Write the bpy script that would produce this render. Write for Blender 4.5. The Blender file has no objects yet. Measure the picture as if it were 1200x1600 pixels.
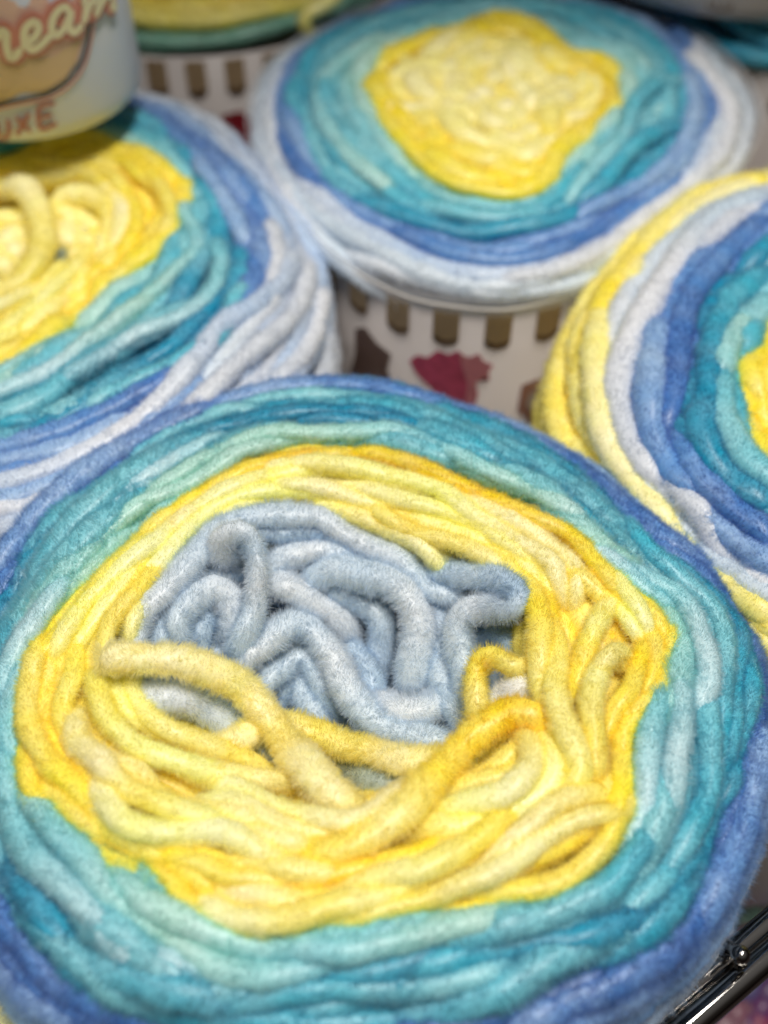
import bpy, math
import numpy as np

# ------------------------------------------------------------------ camera, world, lights, exposure
S = bpy.context.scene
C = S.collection
F_PX, DEP, CAM_H = 1700.0, math.radians(49.0), 0.178
cam_d = bpy.data.cameras.new('camera')
cam = bpy.data.objects.new('camera', cam_d); C.objects.link(cam)
cam.location = (0, 0, CAM_H)
cam.rotation_euler = (math.pi/2 - DEP, 0, 0)
cam_d.sensor_fit = 'VERTICAL'; cam_d.sensor_height = 24.0
cam_d.lens = F_PX/1600*24.0
cam_d.clip_start = 0.01; cam_d.clip_end = 50
cam_d.dof.use_dof = True
cam_d.dof.focus_distance = 0.205
cam_d.dof.aperture_fstop = 5.2
S.camera = cam

world = bpy.data.worlds.new('World'); S.world = world
world.use_nodes = True
wn = world.node_tree.nodes; wl = world.node_tree.links
bg = wn['Background']
tc = wn.new('ShaderNodeTexCoord'); sx = wn.new('ShaderNodeSeparateXYZ'); cr = wn.new('ShaderNodeValToRGB')
mr = wn.new('ShaderNodeMapRange'); mr.inputs['From Min'].default_value = -1; mr.inputs['From Max'].default_value = 1
wl.new(tc.outputs['Generated'], sx.inputs[0]); wl.new(sx.outputs['Z'], mr.inputs['Value']); wl.new(mr.outputs[0], cr.inputs[0])
cr.color_ramp.elements[0].position = 0.5; cr.color_ramp.elements[0].color = (0.05, 0.035, 0.03, 1)
cr.color_ramp.elements[1].position = 1.0; cr.color_ramp.elements[1].color = (1.5, 1.45, 1.4, 1)
e_ = cr.color_ramp.elements.new(0.74); e_.color = (0.22, 0.19, 0.17, 1)
wl.new(cr.outputs[0], bg.inputs[0]); bg.inputs[1].default_value = 0.12

def area(name, loc, target, sxy, power, col):
    d = bpy.data.lights.new(name, 'AREA'); d.shape = 'RECTANGLE'; d.size, d.size_y = sxy
    d.energy = power; d.color = col
    o = bpy.data.objects.new(name, d); C.objects.link(o)
    v = np.array(target) - np.array(loc)
    import mathutils
    o.location = loc; o.rotation_euler = mathutils.Vector(v).to_track_quat('-Z', 'Y').to_euler()
    return o
area('ceiling_strip_lamp', (0.22, 0.10, 1.3), (0.05, 0.16, 0), (0.9, 0.13), 15.6, (1.0, 0.95, 0.88))
area('ceiling_strip_lamp', (-0.6, 0.2, 1.4), (0, 0.15, 0), (0.16, 0.9), 5, (1.0, 0.96, 0.90))

S.view_settings.view_transform = 'Standard'; S.view_settings.look = 'None'
S.view_settings.exposure = 0.0; S.view_settings.gamma = 1.0
S.view_settings.use_curve_mapping = False
S.render.engine = 'CYCLES'
S.cycles.max_bounces = 12; S.cycles.diffuse_bounces = 9; S.cycles.glossy_bounces = 4
S.cycles.transmission_bounces = 8; S.cycles.transparent_max_bounces = 24
S.cycles.use_denoising = True
S.cycles.caustics_reflective = False; S.cycles.caustics_refractive = False

# ------------------------------------------------------------------ geometry helpers
cD, sD = math.cos(DEP), math.sin(DEP)
rng = np.random.default_rng(7)

def ray(x, y):
    a = (x-600)/F_PX; b = -(y-800)/F_PX
    return np.array([a, cD + b*sD, -sD + b*cD])
def at(x, y, z=0.0):
    """the point of the plane at height z that the photograph shows at pixel x, y"""
    d = ray(x, y); t = (z-CAM_H)/d[2]
    return np.array([d[0]*t, d[1]*t, z])

def srgb(r, g, b):
    c = np.array([r, g, b], float)/255
    return np.where(c <= 0.04045, c/12.92, ((c+0.055)/1.055)**2.4)

def empty(name, loc, label, cat, group=None):
    o = bpy.data.objects.new(name, None); C.objects.link(o); o.location = tuple(loc)
    o.empty_display_size = 0.02
    o['label'] = label; o['category'] = cat
    if group: o['group'] = group
    return o

def link(name, me, mat, parent=None):
    o = bpy.data.objects.new(name, me); C.objects.link(o)
    if mat is not None: me.materials.append(mat)
    if parent is not None:
        o.parent = parent
        loc = parent_world(parent)
        o.location = (-loc[0], -loc[1], -loc[2])     # geometry is written in world coordinates
        if parent.parent is not None: o.location = (0, 0, 0)
    return o
def parent_world(p):
    v = np.zeros(3)
    while p is not None:
        v = v + np.array(p.location); p = p.parent
    return v

def mesh_np(name, V, faces_q=None, faces_t=None, col=None, fn=None, smooth=True):
    me = bpy.data.meshes.new(name)
    nq = 0 if faces_q is None else len(faces_q); nt = 0 if faces_t is None else len(faces_t)
    loops = []
    if nq: loops.append(np.asarray(faces_q).ravel())
    if nt: loops.append(np.asarray(faces_t).ravel())
    loops = np.concatenate(loops).astype(np.int32)
    starts = np.concatenate([np.arange(nq)*4, nq*4 + np.arange(nt)*3]).astype(np.int32)
    me.vertices.add(len(V)); me.vertices.foreach_set('co', np.asarray(V, np.float32).ravel())
    me.loops.add(len(loops)); me.loops.foreach_set('vertex_index', loops)
    me.polygons.add(nq+nt); me.polygons.foreach_set('loop_start', starts)
    if smooth: me.polygons.foreach_set('use_smooth', np.ones(nq+nt, bool))
    me.update(calc_edges=True)
    if col is not None:
        a = me.attributes.new('Col', 'FLOAT_COLOR', 'POINT')
        c4 = np.ones((len(V), 4), np.float32); c4[:, :col.shape[1]] = np.clip(col, 0, 1)
        a.data.foreach_set('color', c4.ravel())
    if fn is not None:
        a = me.attributes.new('strand_normal', 'FLOAT_VECTOR', 'POINT')
        a.data.foreach_set('vector', np.asarray(fn, np.float32).ravel())
    return me

def catmull(P, step=0.0014):
    P = np.asarray(P, float)
    if len(P) < 3: P = np.array([P[0], (P[0]+P[-1])/2, P[-1]])
    Q = np.vstack([2*P[0]-P[1], P, 2*P[-1]-P[-2]])
    out = []
    for i in range(1, len(Q)-2):
        p0, p1, p2, p3 = Q[i-1:i+3]
        n = max(2, int(np.linalg.norm((p2-p1)[:3])/step))
        t = np.linspace(0, 1, n, endpoint=False)[:, None]
        out.append(0.5*((2*p1) + (-p0+p2)*t + (2*p0-5*p1+4*p2-p3)*t*t + (-p0+3*p1-3*p2+p3)*t**3))
    out.append(P[-1][None])
    return np.vstack(out)

def wave(n, k, seed_rng, s):
    """smooth noise in -1..1 over parameter s (metres) with cell size k"""
    v = np.zeros_like(s)
    for j in range(n):
        f = (2**(j*0.8))/k*2*math.pi*seed_rng.uniform(0.6, 1.1)
        v += np.sin(s*f + seed_rng.uniform(0, 6.28))/(1.25**j)
    return v/n*1.4

TUF, RND = 0.12, 0.10
TUFT = rng.normal(0, 1, (4096, 3))
FN, FB = 0.88, 1.12      # strands lie a little flattened
class Yarn:
    """collects soft chenille strands (tube plus pile) and links them as ONE mesh"""
    def __init__(self): self.V=[]; self.Q=[]; self.T=[]; self.c=[]; self.f=[]; self.n=0
    def add(self, V, c, f, Q=None, T=None):
        if Q is not None: self.Q.append(Q+self.n)
        if T is not None: self.T.append(T+self.n)
        self.V.append(V); self.c.append(c); self.f.append(f); self.n += len(V)
    def strand(self, P, cols, r=0.0031, dens=8.0, width=0.00013, pile=0.0013, m=12, step=0.0014, vary=1.0, up=-0.25, taper=0.0):
        X = catmull(P, step); n = len(X)
        d = np.gradient(X, axis=0); ln = np.linalg.norm(d, axis=1); T = d/np.maximum(ln, 1e-9)[:, None]
        s = np.concatenate([[0], np.cumsum(np.linalg.norm(np.diff(X, axis=0), axis=1))])
        # frames
        ref = np.array([0, 0, 1.0]); N = ref - (T@ref)[:, None]*T
        bad = np.linalg.norm(N, axis=1) < 0.25
        if bad.any():
            r2 = np.array([0, 1.0, 0]); N2 = r2 - (T@r2)[:, None]*T; N[bad] = N2[bad]
        N /= np.linalg.norm(N, axis=1)[:, None]
        for i in range(1, n):
            v = N[i-1] - (N[i-1]@T[i])*T[i]; v /= max(np.linalg.norm(v), 1e-9)
            v = v*0.9 + N[i]*0.1; v -= (v@T[i])*T[i]; N[i] = v/max(np.linalg.norm(v), 1e-9)
        B = np.cross(T, N)
        a, b, c_, e = rng.uniform(0, 6.28, 4)
        def rad(S_, ph):
            k = 1 + 0.08*np.sin(S_/0.027*6.28+a) + 0.05*np.sin(S_/0.0112*6.28+b+1.6*np.sin(ph+c_)) + 0.05*np.sin(S_/0.0071*6.28+b+ph)*np.cos(ph+e) \
                  + 0.03*np.sin(S_/0.0041*6.28+2*ph+c_) + 0.03*np.sin(S_/0.0033*6.28-3*ph+a)
            endt = np.minimum(1, np.minimum((S_+0.0006)/0.0022, (s[-1]-S_+0.0006)/0.0022))
            tp = 1-taper*(1-np.minimum(1, np.minimum(S_, s[-1]-S_)/0.013))
            return r*k*tp*np.sqrt(np.clip(endt, 0.05, 1))
        # colour along the strand
        cols = np.atleast_2d(np.asarray(cols, float))
        kk = np.linspace(0, s[-1], len(cols)) if len(cols) > 1 else None
        pale_a, pale_b = rng.uniform(0, 6.28, 2)
        def colour(S_, ph):
            if kk is None: base = np.repeat(cols, len(S_), 0)
            else: base = np.stack([np.interp(S_, kk, cols[:, i]) for i in range(3)], 1)
            w = 0.5+0.5*np.sin(S_/0.031*6.28+pale_a+0.6*np.sin(ph+pale_b))*np.sin(S_/0.0123*6.28+pale_b)
            w = np.clip(w, 0, 1)*0.16*vary
            w2 = (0.5+0.5*np.sin(S_/0.0067*6.28+pale_b)*np.sin(2*ph+S_/0.004+pale_a))*0.13*vary
            light = base*0.25 + 0.75*np.clip(base.max(1, keepdims=True)*np.array([[1.0, 1.0, 0.98]]), 0, .86)
            out = base*(1-w[:, None]) + light*w[:, None]
            return out*(1.02-w2[:, None]*0.35)
        ph = np.linspace(0, 2*math.pi, m, endpoint=False)
        SS, PH = np.meshgrid(s, ph, indexing='ij')
        R = rad(SS, PH)
        NN = N[:, None]*np.cos(PH)[..., None] + B[:, None]*np.sin(PH)[..., None]
        OO = N[:, None]*(np.cos(PH)*FN)[..., None] + B[:, None]*(np.sin(PH)*FB)[..., None]
        V = (X[:, None] + OO*R[..., None]).reshape(-1, 3)
        i = np.arange(n-1)[:, None]; j = np.arange(m)[None]
        Q = np.stack([i*m+j, i*m+(j+1) % m, (i+1)*m+(j+1) % m, (i+1)*m+j], -1).reshape(-1, 4)
        V = np.vstack([V, X[0]-T[0]*r*0.1, X[-1]+T[-1]*r*0.1])
        k0 = n*m; jj = np.arange(m)
        T1 = np.stack([np.full(m, k0), (jj+1) % m, jj], 1)
        T2 = np.stack([np.full(m, k0+1), (n-1)*m+jj, (n-1)*m+(jj+1) % m], 1)
        colV = colour(SS.ravel(), PH.ravel())
        colV = np.vstack([colV, colV[:1], colV[-1:]])
        fn = np.vstack([NN.reshape(-1, 3), -T[:1], T[-1:]])
        self.add(V, np.hstack([np.clip(colV, 0, .97)**0.9, np.zeros((len(V), 1))]), fn, Q, np.vstack([T1, T2]))
        # pile
        nb = int(s[-1]*2*math.pi*r*1e6*dens)
        if nb <= 0: return
        bs = rng.uniform(0, s[-1], nb); bp = rng.uniform(0, 2*math.pi, nb)
        idx = np.interp(bs, s, np.arange(n)); i0 = np.clip(idx.astype(int), 0, n-2); fr = (idx-i0)[:, None]
        Xb = X[i0]*(1-fr)+X[i0+1]*fr; Nb = N[i0]*(1-fr)+N[i0+1]*fr; Bb = B[i0]*(1-fr)+B[i0+1]*fr; Tb = T[i0]
        nrm = Nb*np.cos(bp)[:, None]+Bb*np.sin(bp)[:, None]
        keep = (nrm@np.array([0, -0.45, 0.9])) > up
        bs, bp, Xb, Nb, Bb, Tb, nrm = [q[keep] for q in (bs, bp, Xb, Nb, Bb, Tb, nrm)]
        nb = len(bs)
        if nb == 0: return
        nrm /= np.linalg.norm(nrm, axis=1)[:, None]
        circ = np.cross(Tb, nrm)
        cl = np.sin(bs/0.0011*6.28+2.2*np.sin(3*bp+a)+b); cl2 = np.sin(bs/0.0043*6.28+3*bp+c_)*np.cos(bp*4+bs/0.003+e)
        lean_t = 0.10*cl + 0.40*np.sin(bs/0.014*6.28+e+np.sin(2*bp)); lean_c = 0.35*cl2
        ci = ((bs+0.0003*np.sin(bp*7))/0.0012).astype(int); cj = (bp*r/0.0013+0.4*np.sin(bs/0.002)).astype(int)
        d = nrm*0.85 + TUFT[(ci*73+cj*151+int(a*1000)) % 4096]*TUF + Tb*lean_t[:, None] + circ*lean_c[:, None] + rng.normal(0, RND, (nb, 3))
        d /= np.linalg.norm(d, axis=1)[:, None]
        p = Xb + (Nb*(np.cos(bp)*FN)[:, None]+Bb*(np.sin(bp)*FB)[:, None])*(rad(bs, bp)*0.95)[:, None]
        L = pile*rng.uniform(0.75, 1.1, nb)*(1+0.16*np.clip(TUFT[(ci*37+cj*91+int(b*900)) % 4096, 0], -1.6, 1.6)+0.1*cl2)*np.where(rng.random(nb) < 0.03, 1.9, 1.0)
        side = np.cross(d, nrm + Tb*0.35 + rng.normal(0, 0.3, (nb, 3))); side /= np.maximum(np.linalg.norm(side, axis=1), 1e-6)[:, None]
        w = width*rng.uniform(0.6, 1.4, nb)
        tip = p + d*L[:, None]
        flip = (np.cross(2*side, d)*nrm).sum(1) < 0; side[flip] *= -1
        Vb = np.stack([p-side*w[:, None]/2, p+side*w[:, None]/2, tip], 1).reshape(-1, 3)
        fb = nrm*0.75 + d*0.45 + rng.normal(0, 0.16, (nb, 3)); fb /= np.linalg.norm(fb, axis=1)[:, None]
        cb = colour(bs, bp)
        fleck = np.clip(0.05+0.05*np.sin(bs/0.0023*6.28+bp*2+c_)*np.sin(bs/0.0061*6.28+bp*3+a)+rng.normal(0, 0.04, nb), 0, 0.5)[:, None]
        cb = cb*(1-fleck)+np.clip(cb.max(1, keepdims=True)*np.array([[1.03, 1.0, 0.95]]), 0, 0.9)*fleck
        cb = cb*(1+rng.normal(0, 0.025, nb))[:, None]
        self.add(Vb, np.repeat(np.hstack([np.clip(cb, 0, .97)**0.75, np.ones((nb, 1))]), 3, 0), np.repeat(fb, 3, 0), None, np.arange(nb*3).reshape(-1, 3))
        for e0, sg in ((0, -1), (n-1, 1)):
            ne = int(260*dens/20); q = rng.normal(0, 0.5, (ne, 2)); q /= np.maximum(1, np.linalg.norm(q, axis=1))[:, None]
            p = X[e0]+(N[e0]*q[:, :1]+B[e0]*q[:, 1:])*r*0.9
            d = T[e0]*sg*rng.uniform(0.5, 1.2, (ne, 1)) + (N[e0]*q[:, :1]+B[e0]*q[:, 1:])*1.0 + rng.normal(0, 0.25, (ne, 3)); d /= np.linalg.norm(d, axis=1)[:, None]
            side = np.cross(d, np.array([0, -0.4, 1.0])+rng.normal(0, 0.3, (ne, 3))); side /= np.linalg.norm(side, axis=1)[:, None]
            flip = (np.cross(2*side, d)[:, 2]) < 0; side[flip] *= -1
            tip = p+d*(pile*1.5*rng.uniform(0.5, 1.3, ne))[:, None]
            Vb = np.stack([p-side*width/2, p+side*width/2, tip], 1).reshape(-1, 3)
            fb = d*0.5+np.array([0, 0, 0.6]); fb /= np.linalg.norm(fb, axis=1)[:, None]
            cb = colour(np.full(ne, s[e0]), np.zeros(ne))*(1+rng.normal(0, 0.08, ne))[:, None]
            self.add(Vb, np.repeat(np.hstack([cb, np.ones((ne, 1))]), 3, 0), np.repeat(fb, 3, 0), None, np.arange(ne*3).reshape(-1, 3))
    def build(self, name, parent):
        if not self.V: return None
        me = mesh_np(name, np.vstack(self.V), np.vstack(self.Q), np.vstack(self.T), np.vstack(self.c), np.vstack(self.f))
        return link(name, me, M_YARN, parent)

# ------------------------------------------------------------------ materials
def new_mat(name):
    m = bpy.data.materials.new(name); m.use_nodes = True
    return m, m.node_tree.nodes, m.node_tree.links, m.node_tree.nodes['Principled BSDF']
M_YARN, nn, ll, pb = new_mat('chenille_yarn')
ac = nn.new('ShaderNodeAttribute'); ac.attribute_name = 'Col'
ll.new(ac.outputs['Color'], pb.inputs['Base Color'])
pb.inputs['Roughness'].default_value = 0.36; pb.inputs['Specular IOR Level'].default_value = 0.5
pb.inputs['Sheen Weight'].default_value = 0.25; pb.inputs['Sheen Roughness'].default_value = 0.35
trl = nn.new('ShaderNodeBsdfTranslucent'); mx = nn.new('ShaderNodeMixShader'); mx.inputs[0].default_value = 0.2
gm = nn.new('ShaderNodeNewGeometry'); mb = nn.new('ShaderNodeMapRange')     # a fibre looks alike from both of its sides
mb.inputs['To Min'].default_value = 0.5; mb.inputs['To Max'].default_value = 0.5
mk = nn.new('ShaderNodeMath'); mk.operation = 'MULTIPLY'                         # the core of a strand lets no light through
ll.new(gm.outputs['Backfacing'], mb.inputs['Value']); ll.new(mb.outputs[0], mk.inputs[0]); ll.new(ac.outputs['Alpha'], mk.inputs[1]); ll.new(mk.outputs[0], mx.inputs[0])
hs = nn.new('ShaderNodeHueSaturation'); hs.inputs['Saturation'].default_value = 1.15; hs.inputs['Value'].default_value = 1.08      # light that has passed through the dyed pile is deeper in colour
ll.new(ac.outputs['Color'], hs.inputs['Color']); ll.new(hs.outputs[0], trl.inputs['Color']); ll.new(pb.outputs[0], mx.inputs[1]); ll.new(trl.outputs[0], mx.inputs[2])
tp_ = nn.new('ShaderNodeBsdfTransparent'); mt = nn.new('ShaderNodeMixShader'); mf = nn.new('ShaderNodeMath'); mf.operation = 'MULTIPLY'; mf.inputs[1].default_value = 0.45
ll.new(ac.outputs['Alpha'], mf.inputs[0]); ll.new(mf.outputs[0], mt.inputs[0]); ll.new(mx.outputs[0], mt.inputs[1]); ll.new(tp_.outputs[0], mt.inputs[2])
ll.new(mt.outputs[0], nn['Material Output'].inputs['Surface'])

def plain(name, col, rough=0.6, metal=0.0, noise=0.0, scale=60.0, spec=0.5, bump=0.0):
    m, n, l, p = new_mat(name)
    p.inputs['Roughness'].default_value = rough; p.inputs['Metallic'].default_value = metal
    p.inputs['Specular IOR Level'].default_value = spec
    if noise > 0:
        t = n.new('ShaderNodeTexNoise'); t.inputs['Scale'].default_value = scale; t.inputs['Detail'].default_value = 4
        co = n.new('ShaderNodeTexCoord'); l.new(co.outputs['Object'], t.inputs['Vector'])
        mm = n.new('ShaderNodeMix'); mm.data_type = 'RGBA'
        mm.inputs['A'].default_value = (*[c*(1-noise) for c in col], 1); mm.inputs['B'].default_value = (*[min(1, c*(1+noise)) for c in col], 1)
        l.new(t.outputs['Fac'], mm.inputs['Factor']); l.new(mm.outputs['Result'], p.inputs['Base Color'])
        if bump:
            b = n.new('ShaderNodeBump'); b.inputs['Strength'].default_value = bump; b.inputs['Distance'].default_value = 0.0004
            l.new(t.outputs['Fac'], b.inputs['Height']); l.new(b.outputs[0], p.inputs['Normal'])
    else: p.inputs['Base Color'].default_value = (*col, 1)
    return m
def sp(name, r, g, b, **k): return plain(name, tuple(srgb(r, g, b)), **k)
M_PAPER = sp('sleeve_paper', 192, 184, 181, rough=0.45, noise=0.04, scale=35)
M_EDGE = sp('paper_cut_edge', 226, 218, 208, rough=0.7)
M_TAB = sp('tab_print', 176, 150, 116, rough=0.5, noise=0.12, scale=90)
M_TABD = sp('dark_brown_print', 116, 92, 68, rough=0.5)
M_PINK = sp('pink_print', 224, 88, 122, rough=0.5, noise=0.55, scale=330)
M_PINKD = sp('rose_print', 222, 140, 152, rough=0.5, noise=0.25, scale=200)
M_BROWNP = sp('brown_print', 128, 104, 96, rough=0.5, noise=0.3, scale=160)
M_ROSEP = sp('rose_brown_print', 176, 132, 122, rough=0.5, noise=0.2, scale=160)
M_REDP = sp('dark_red_print', 150, 30, 44, rough=0.5, noise=0.3, scale=160)
M_CHROME = plain('chrome', (0.50, 0.48, 0.46), rough=0.05, metal=1.0, noise=0.05, scale=30)
M_SHELF = sp('dark_shelf', 46, 36, 34, rough=0.6, noise=0.3, scale=12)
M_CORE, n_, l_, p_ = new_mat('inner_yarn_body'); q_ = n_.new('ShaderNodeAttribute'); q_.attribute_name = 'Col'
l_.new(q_.outputs['Color'], p_.inputs['Base Color']); p_.inputs['Roughness'].default_value = 0.9; p_.inputs['Specular IOR Level'].default_value = 0.1
M_ORANGE = sp('orange_brown_print', 230, 186, 164, rough=0.4, noise=0.08, scale=22)
M_OLIVE = sp('golden_print', 216, 182, 138, rough=0.4, noise=0.08, scale=25)
M_LINE = sp('dark_outline_print', 52, 44, 48, rough=0.45)
M_LETTER = sp('cream_letter_print', 236, 222, 180, rough=0.45)
M_SALMON = sp('salmon_outline_print', 214, 138, 118, rough=0.45)
M_MAUVE = sp('mauve_letter_print', 168, 104, 94, rough=0.45)

# ------------------------------------------------------------------ palette
K = dict(
    Y=srgb(250, 231, 50), Yd=srgb(244, 216, 26), Yp=srgb(255, 244, 152), Yc=srgb(254, 245, 184), Yo=srgb(242, 228, 104),
    Ym=srgb(252, 236, 104),
    M=srgb(180, 224, 214), Tl=srgb(136, 208, 218), T=srgb(64, 182, 206), Td=srgb(16, 146, 184), Tw=srgb(190, 224, 232),
    B=srgb(88, 144, 208), Bd=srgb(60, 114, 188), Bl=srgb(148, 184, 224), Bw=srgb(184, 206, 232),
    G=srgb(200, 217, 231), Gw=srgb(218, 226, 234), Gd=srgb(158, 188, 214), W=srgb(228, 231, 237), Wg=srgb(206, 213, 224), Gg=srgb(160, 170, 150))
def cols(k):
    return np.array([K[q] for q in k.split()])

# ------------------------------------------------------------------ yarn cakes
class Cake:
    """top surface of a yarn cake; outline and colour borders are read off the photograph on that surface"""
    def __init__(self, centre_px, outline, z0, prof):
        self.z0 = z0; self.prof = np.array(prof)      # rows: rho, height above z0
        self.c = at(*centre_px, z0)[:2]
        pts = np.array([at(x, y, z0)[:2] for x, y in outline]) - self.c
        self.out = self.polar(pts)
    def polar(self, pts):
        th = np.arctan2(pts[:, 1], pts[:, 0]); r = np.hypot(pts[:, 0], pts[:, 1])
        o = np.argsort(th); th = th[o]; r = r[o]
        grid = np.linspace(-math.pi, math.pi, 361)
        v = np.interp(grid, np.concatenate([th-2*math.pi, th, th+2*math.pi]), np.tile(r, 3))
        k = np.exp(-np.linspace(-2, 2, 13)**2); k /= k.sum()
        v = np.convolve(np.concatenate([v[-7:-1], v, v[1:7]]), k, 'same')[6:-6]
        return v
    def R(self, tab, th):
        th = (np.asarray(th)+math.pi) % (2*math.pi)-math.pi
        return np.interp(th, np.linspace(-math.pi, math.pi, 361), tab)
    def h(self, x, y):
        dx, dy = x-self.c[0], y-self.c[1]
        rho = np.hypot(dx, dy)/self.R(self.out, np.arctan2(dy, dx))
        return self.z0 + np.interp(rho, self.prof[:, 0], self.prof[:, 1])
    def on(self, x, y, dz=0.0):
        p = at(x, y, self.z0)
        for _ in range(14):
            z = self.h(p[0], p[1]) + dz
            p = 0.5*p + 0.5*at(x, y, z); 
        return at(x, y, float(p[2]))
    def border(self, px):
        pts = np.array([self.on(x, y)[:2] for x, y in px]) - self.c
        return self.polar(pts)
    def ring(self, yarn, rfun, dz, col, t0, t1, r=0.0031, dive=0.006, **kw):
        n = max(8, int(abs(t1-t0)/0.10)); th = np.linspace(t0, t1, n)
        rr = rfun(th); x = self.c[0]+rr*np.cos(th); y = self.c[1]+rr*np.sin(th)
        z = self.h(x, y) + dz(th)
        if dive:
            e = np.minimum(th-t0, t1-th); z = z - dive*np.clip(1-e/0.35, 0, 1)**1.5
        yarn.strand(np.stack([x, y, z], 1), col, r=r, taper=0.5 if dive else 0.0, **kw)
    def band(self, yarn, tin, tout, colours, n, r=0.0031, dz0=0.0, amp=0.5, arcs=True, zamp=0.0016, inset=0.5, **kw):
        """n strand lanes between two borders; colours run from the inner to the outer lane"""
        keys = colours.split(); bp1, bp2 = rng.uniform(0, 6.28, 2)
        for i in range(n):
            u = (i+inset)/n
            L = 2*math.pi if not arcs else rng.uniform(1.6, 3.4)
            t = rng.uniform(0, 6.28); end = t+2*math.pi
            while t < end-0.01:
                l = 2*math.pi+0.25 if not arcs else rng.uniform(1.5, 3.6)
                f1, f2, f3 = rng.uniform(0, 6.28, 3); dr = rng.uniform(-1, 1)*amp*0.8
                ta, tb = t-0.2, t+l
                def uu(th):
                    w = u + (amp*0.45*np.sin(th*2.1+f1) + amp*0.3*np.sin(th*4.7+f2) + amp*0.12*np.sin(th*11+f3) + dr*((th-ta)/(tb-ta)-0.5))/n
                    return np.clip(w, 0.07, 0.96)
                rf = lambda th: self.R(tin, th)*(1-uu(th)) + self.R(tout, th)*uu(th)
                zf = lambda th: dz0 + zamp*(np.sin(th*3.3+f2)+0.6*np.sin(th*7+f3)) + rng.uniform(-.3, .3)*zamp
                g = []
                for q in np.linspace(ta, tb, 8):
                    x = np.clip(u+0.13*math.sin(2*q+bp1)+0.10*math.sin(5*q+bp2+3*u)+0.06*math.sin(9*q+7*u)+rng.normal(0, 0.04), 0, 0.999)*(len(keys)-1) if len(keys) > 1 else 0
                    k0 = int(x); k1 = min(k0+1, len(keys)-1)
                    g.append(K[keys[k0]]*(1-(x-k0))+K[keys[k1]]*(x-k0))
                self.ring(yarn, rf, zf, np.array(g), ta, tb, r=r*rng.uniform(0.92, 1.12), **kw)
                t += l-0.15
    def side(self, yarn, zs, colour, r=0.0032, out=0.0, **kw):
        for z in zs:
            f1, f2 = rng.uniform(0, 6.28, 2)
            th = np.linspace(0, 2*math.pi, 80)
            rr = self.R(self.out, th)-r*0.75+out+0.0006*np.sin(3*th+f1)
            P = np.stack([self.c[0]+rr*np.cos(th), self.c[1]+rr*np.sin(th), self.z0+z+0.0009*np.sin(2*th+f1)+0.0006*np.sin(5*th+f2)], 1)
            yarn.strand(P, cols(colour), r=r, **kw)
    def wall_mesh(self, name, z_top, z_bot, inset, mat, parent, thick=0.0006, cap=True):
        n = 120; th = np.linspace(0, 2*math.pi, n, endpoint=False)
        rr = self.R(self.out, th)-inset
        V = []; 
        for (z, dd) in ((z_bot, 0), (z_top, 0), (z_top, thick), (z_bot, thick)):
            V.append(np.stack([self.c[0]+(rr-dd)*np.cos(th), self.c[1]+(rr-dd)*np.sin(th), np.full(n, z)], 1))
        V = np.vstack(V); j = np.arange(n); Q = []
        for a in range(3):
            Q.append(np.stack([a*n+j, a*n+(j+1) % n, (a+1)*n+(j+1) % n, (a+1)*n+j], 1))
        if cap:
            pass
        me = mesh_np(name, V, np.vstack(Q), None)
        me.polygons.foreach_set('use_smooth', np.concatenate([np.ones(n, bool), np.zeros(n, bool), np.ones(n, bool)]))
        return link(name, me, mat, parent)
    def plug(self, parent, depth=0.0085, inset=0.006, bottom=-0.095, bands=()):
        """the packed yarn inside the cake, below the visible strands"""
        n = 96; th = np.linspace(0, 2*math.pi, n, endpoint=False); V = []
        rings = list(np.linspace(0.02, 0.97, 26)); cl = []
        for q in rings:
            rr = (self.R(self.out, th)-inset)*q
            x = self.c[0]+rr*np.cos(th); y = self.c[1]+rr*np.sin(th)
            V.append(np.stack([x, y, self.h(x, y)-depth], 1))
            cc_ = np.tile(K[bands[-1][1]] if bands else srgb(150, 150, 140), (n, 1))
            for tab, key in reversed(bands[:-1]): cc_[rr < self.R(tab, th)] = K[key]
            cl.append(cc_)
        rr = self.R(self.out, th)-inset
        V.append(np.stack([self.c[0]+rr*np.cos(th), self.c[1]+rr*np.sin(th), np.full(n, self.z0-0.014)], 1))
        V.append(np.stack([self.c[0]+rr*np.cos(th), self.c[1]+rr*np.sin(th), np.full(n, bottom)], 1))
        V = np.vstack(V); j = np.arange(n); k = len(rings)+2; Q = []
        for a in range(k-1):
            Q.append(np.stack([a*n+j, a*n+(j+1) % n, (a+1)*n+(j+1) % n, (a+1)*n+j], 1))
        c0 = len(V); V = np.vstack([V, [[self.c[0], self.c[1], V[0][2]]]])
        T = np.stack([np.full(n, c0), (j+1) % n, j], 1)
        cl += [cl[-1], cl[-1], cl[0][:1]]
        return link('inner_winding', mesh_np('inner_winding', V, np.vstack(Q), T, col=np.vstack(cl)*0.9), M_CORE, parent)
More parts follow.
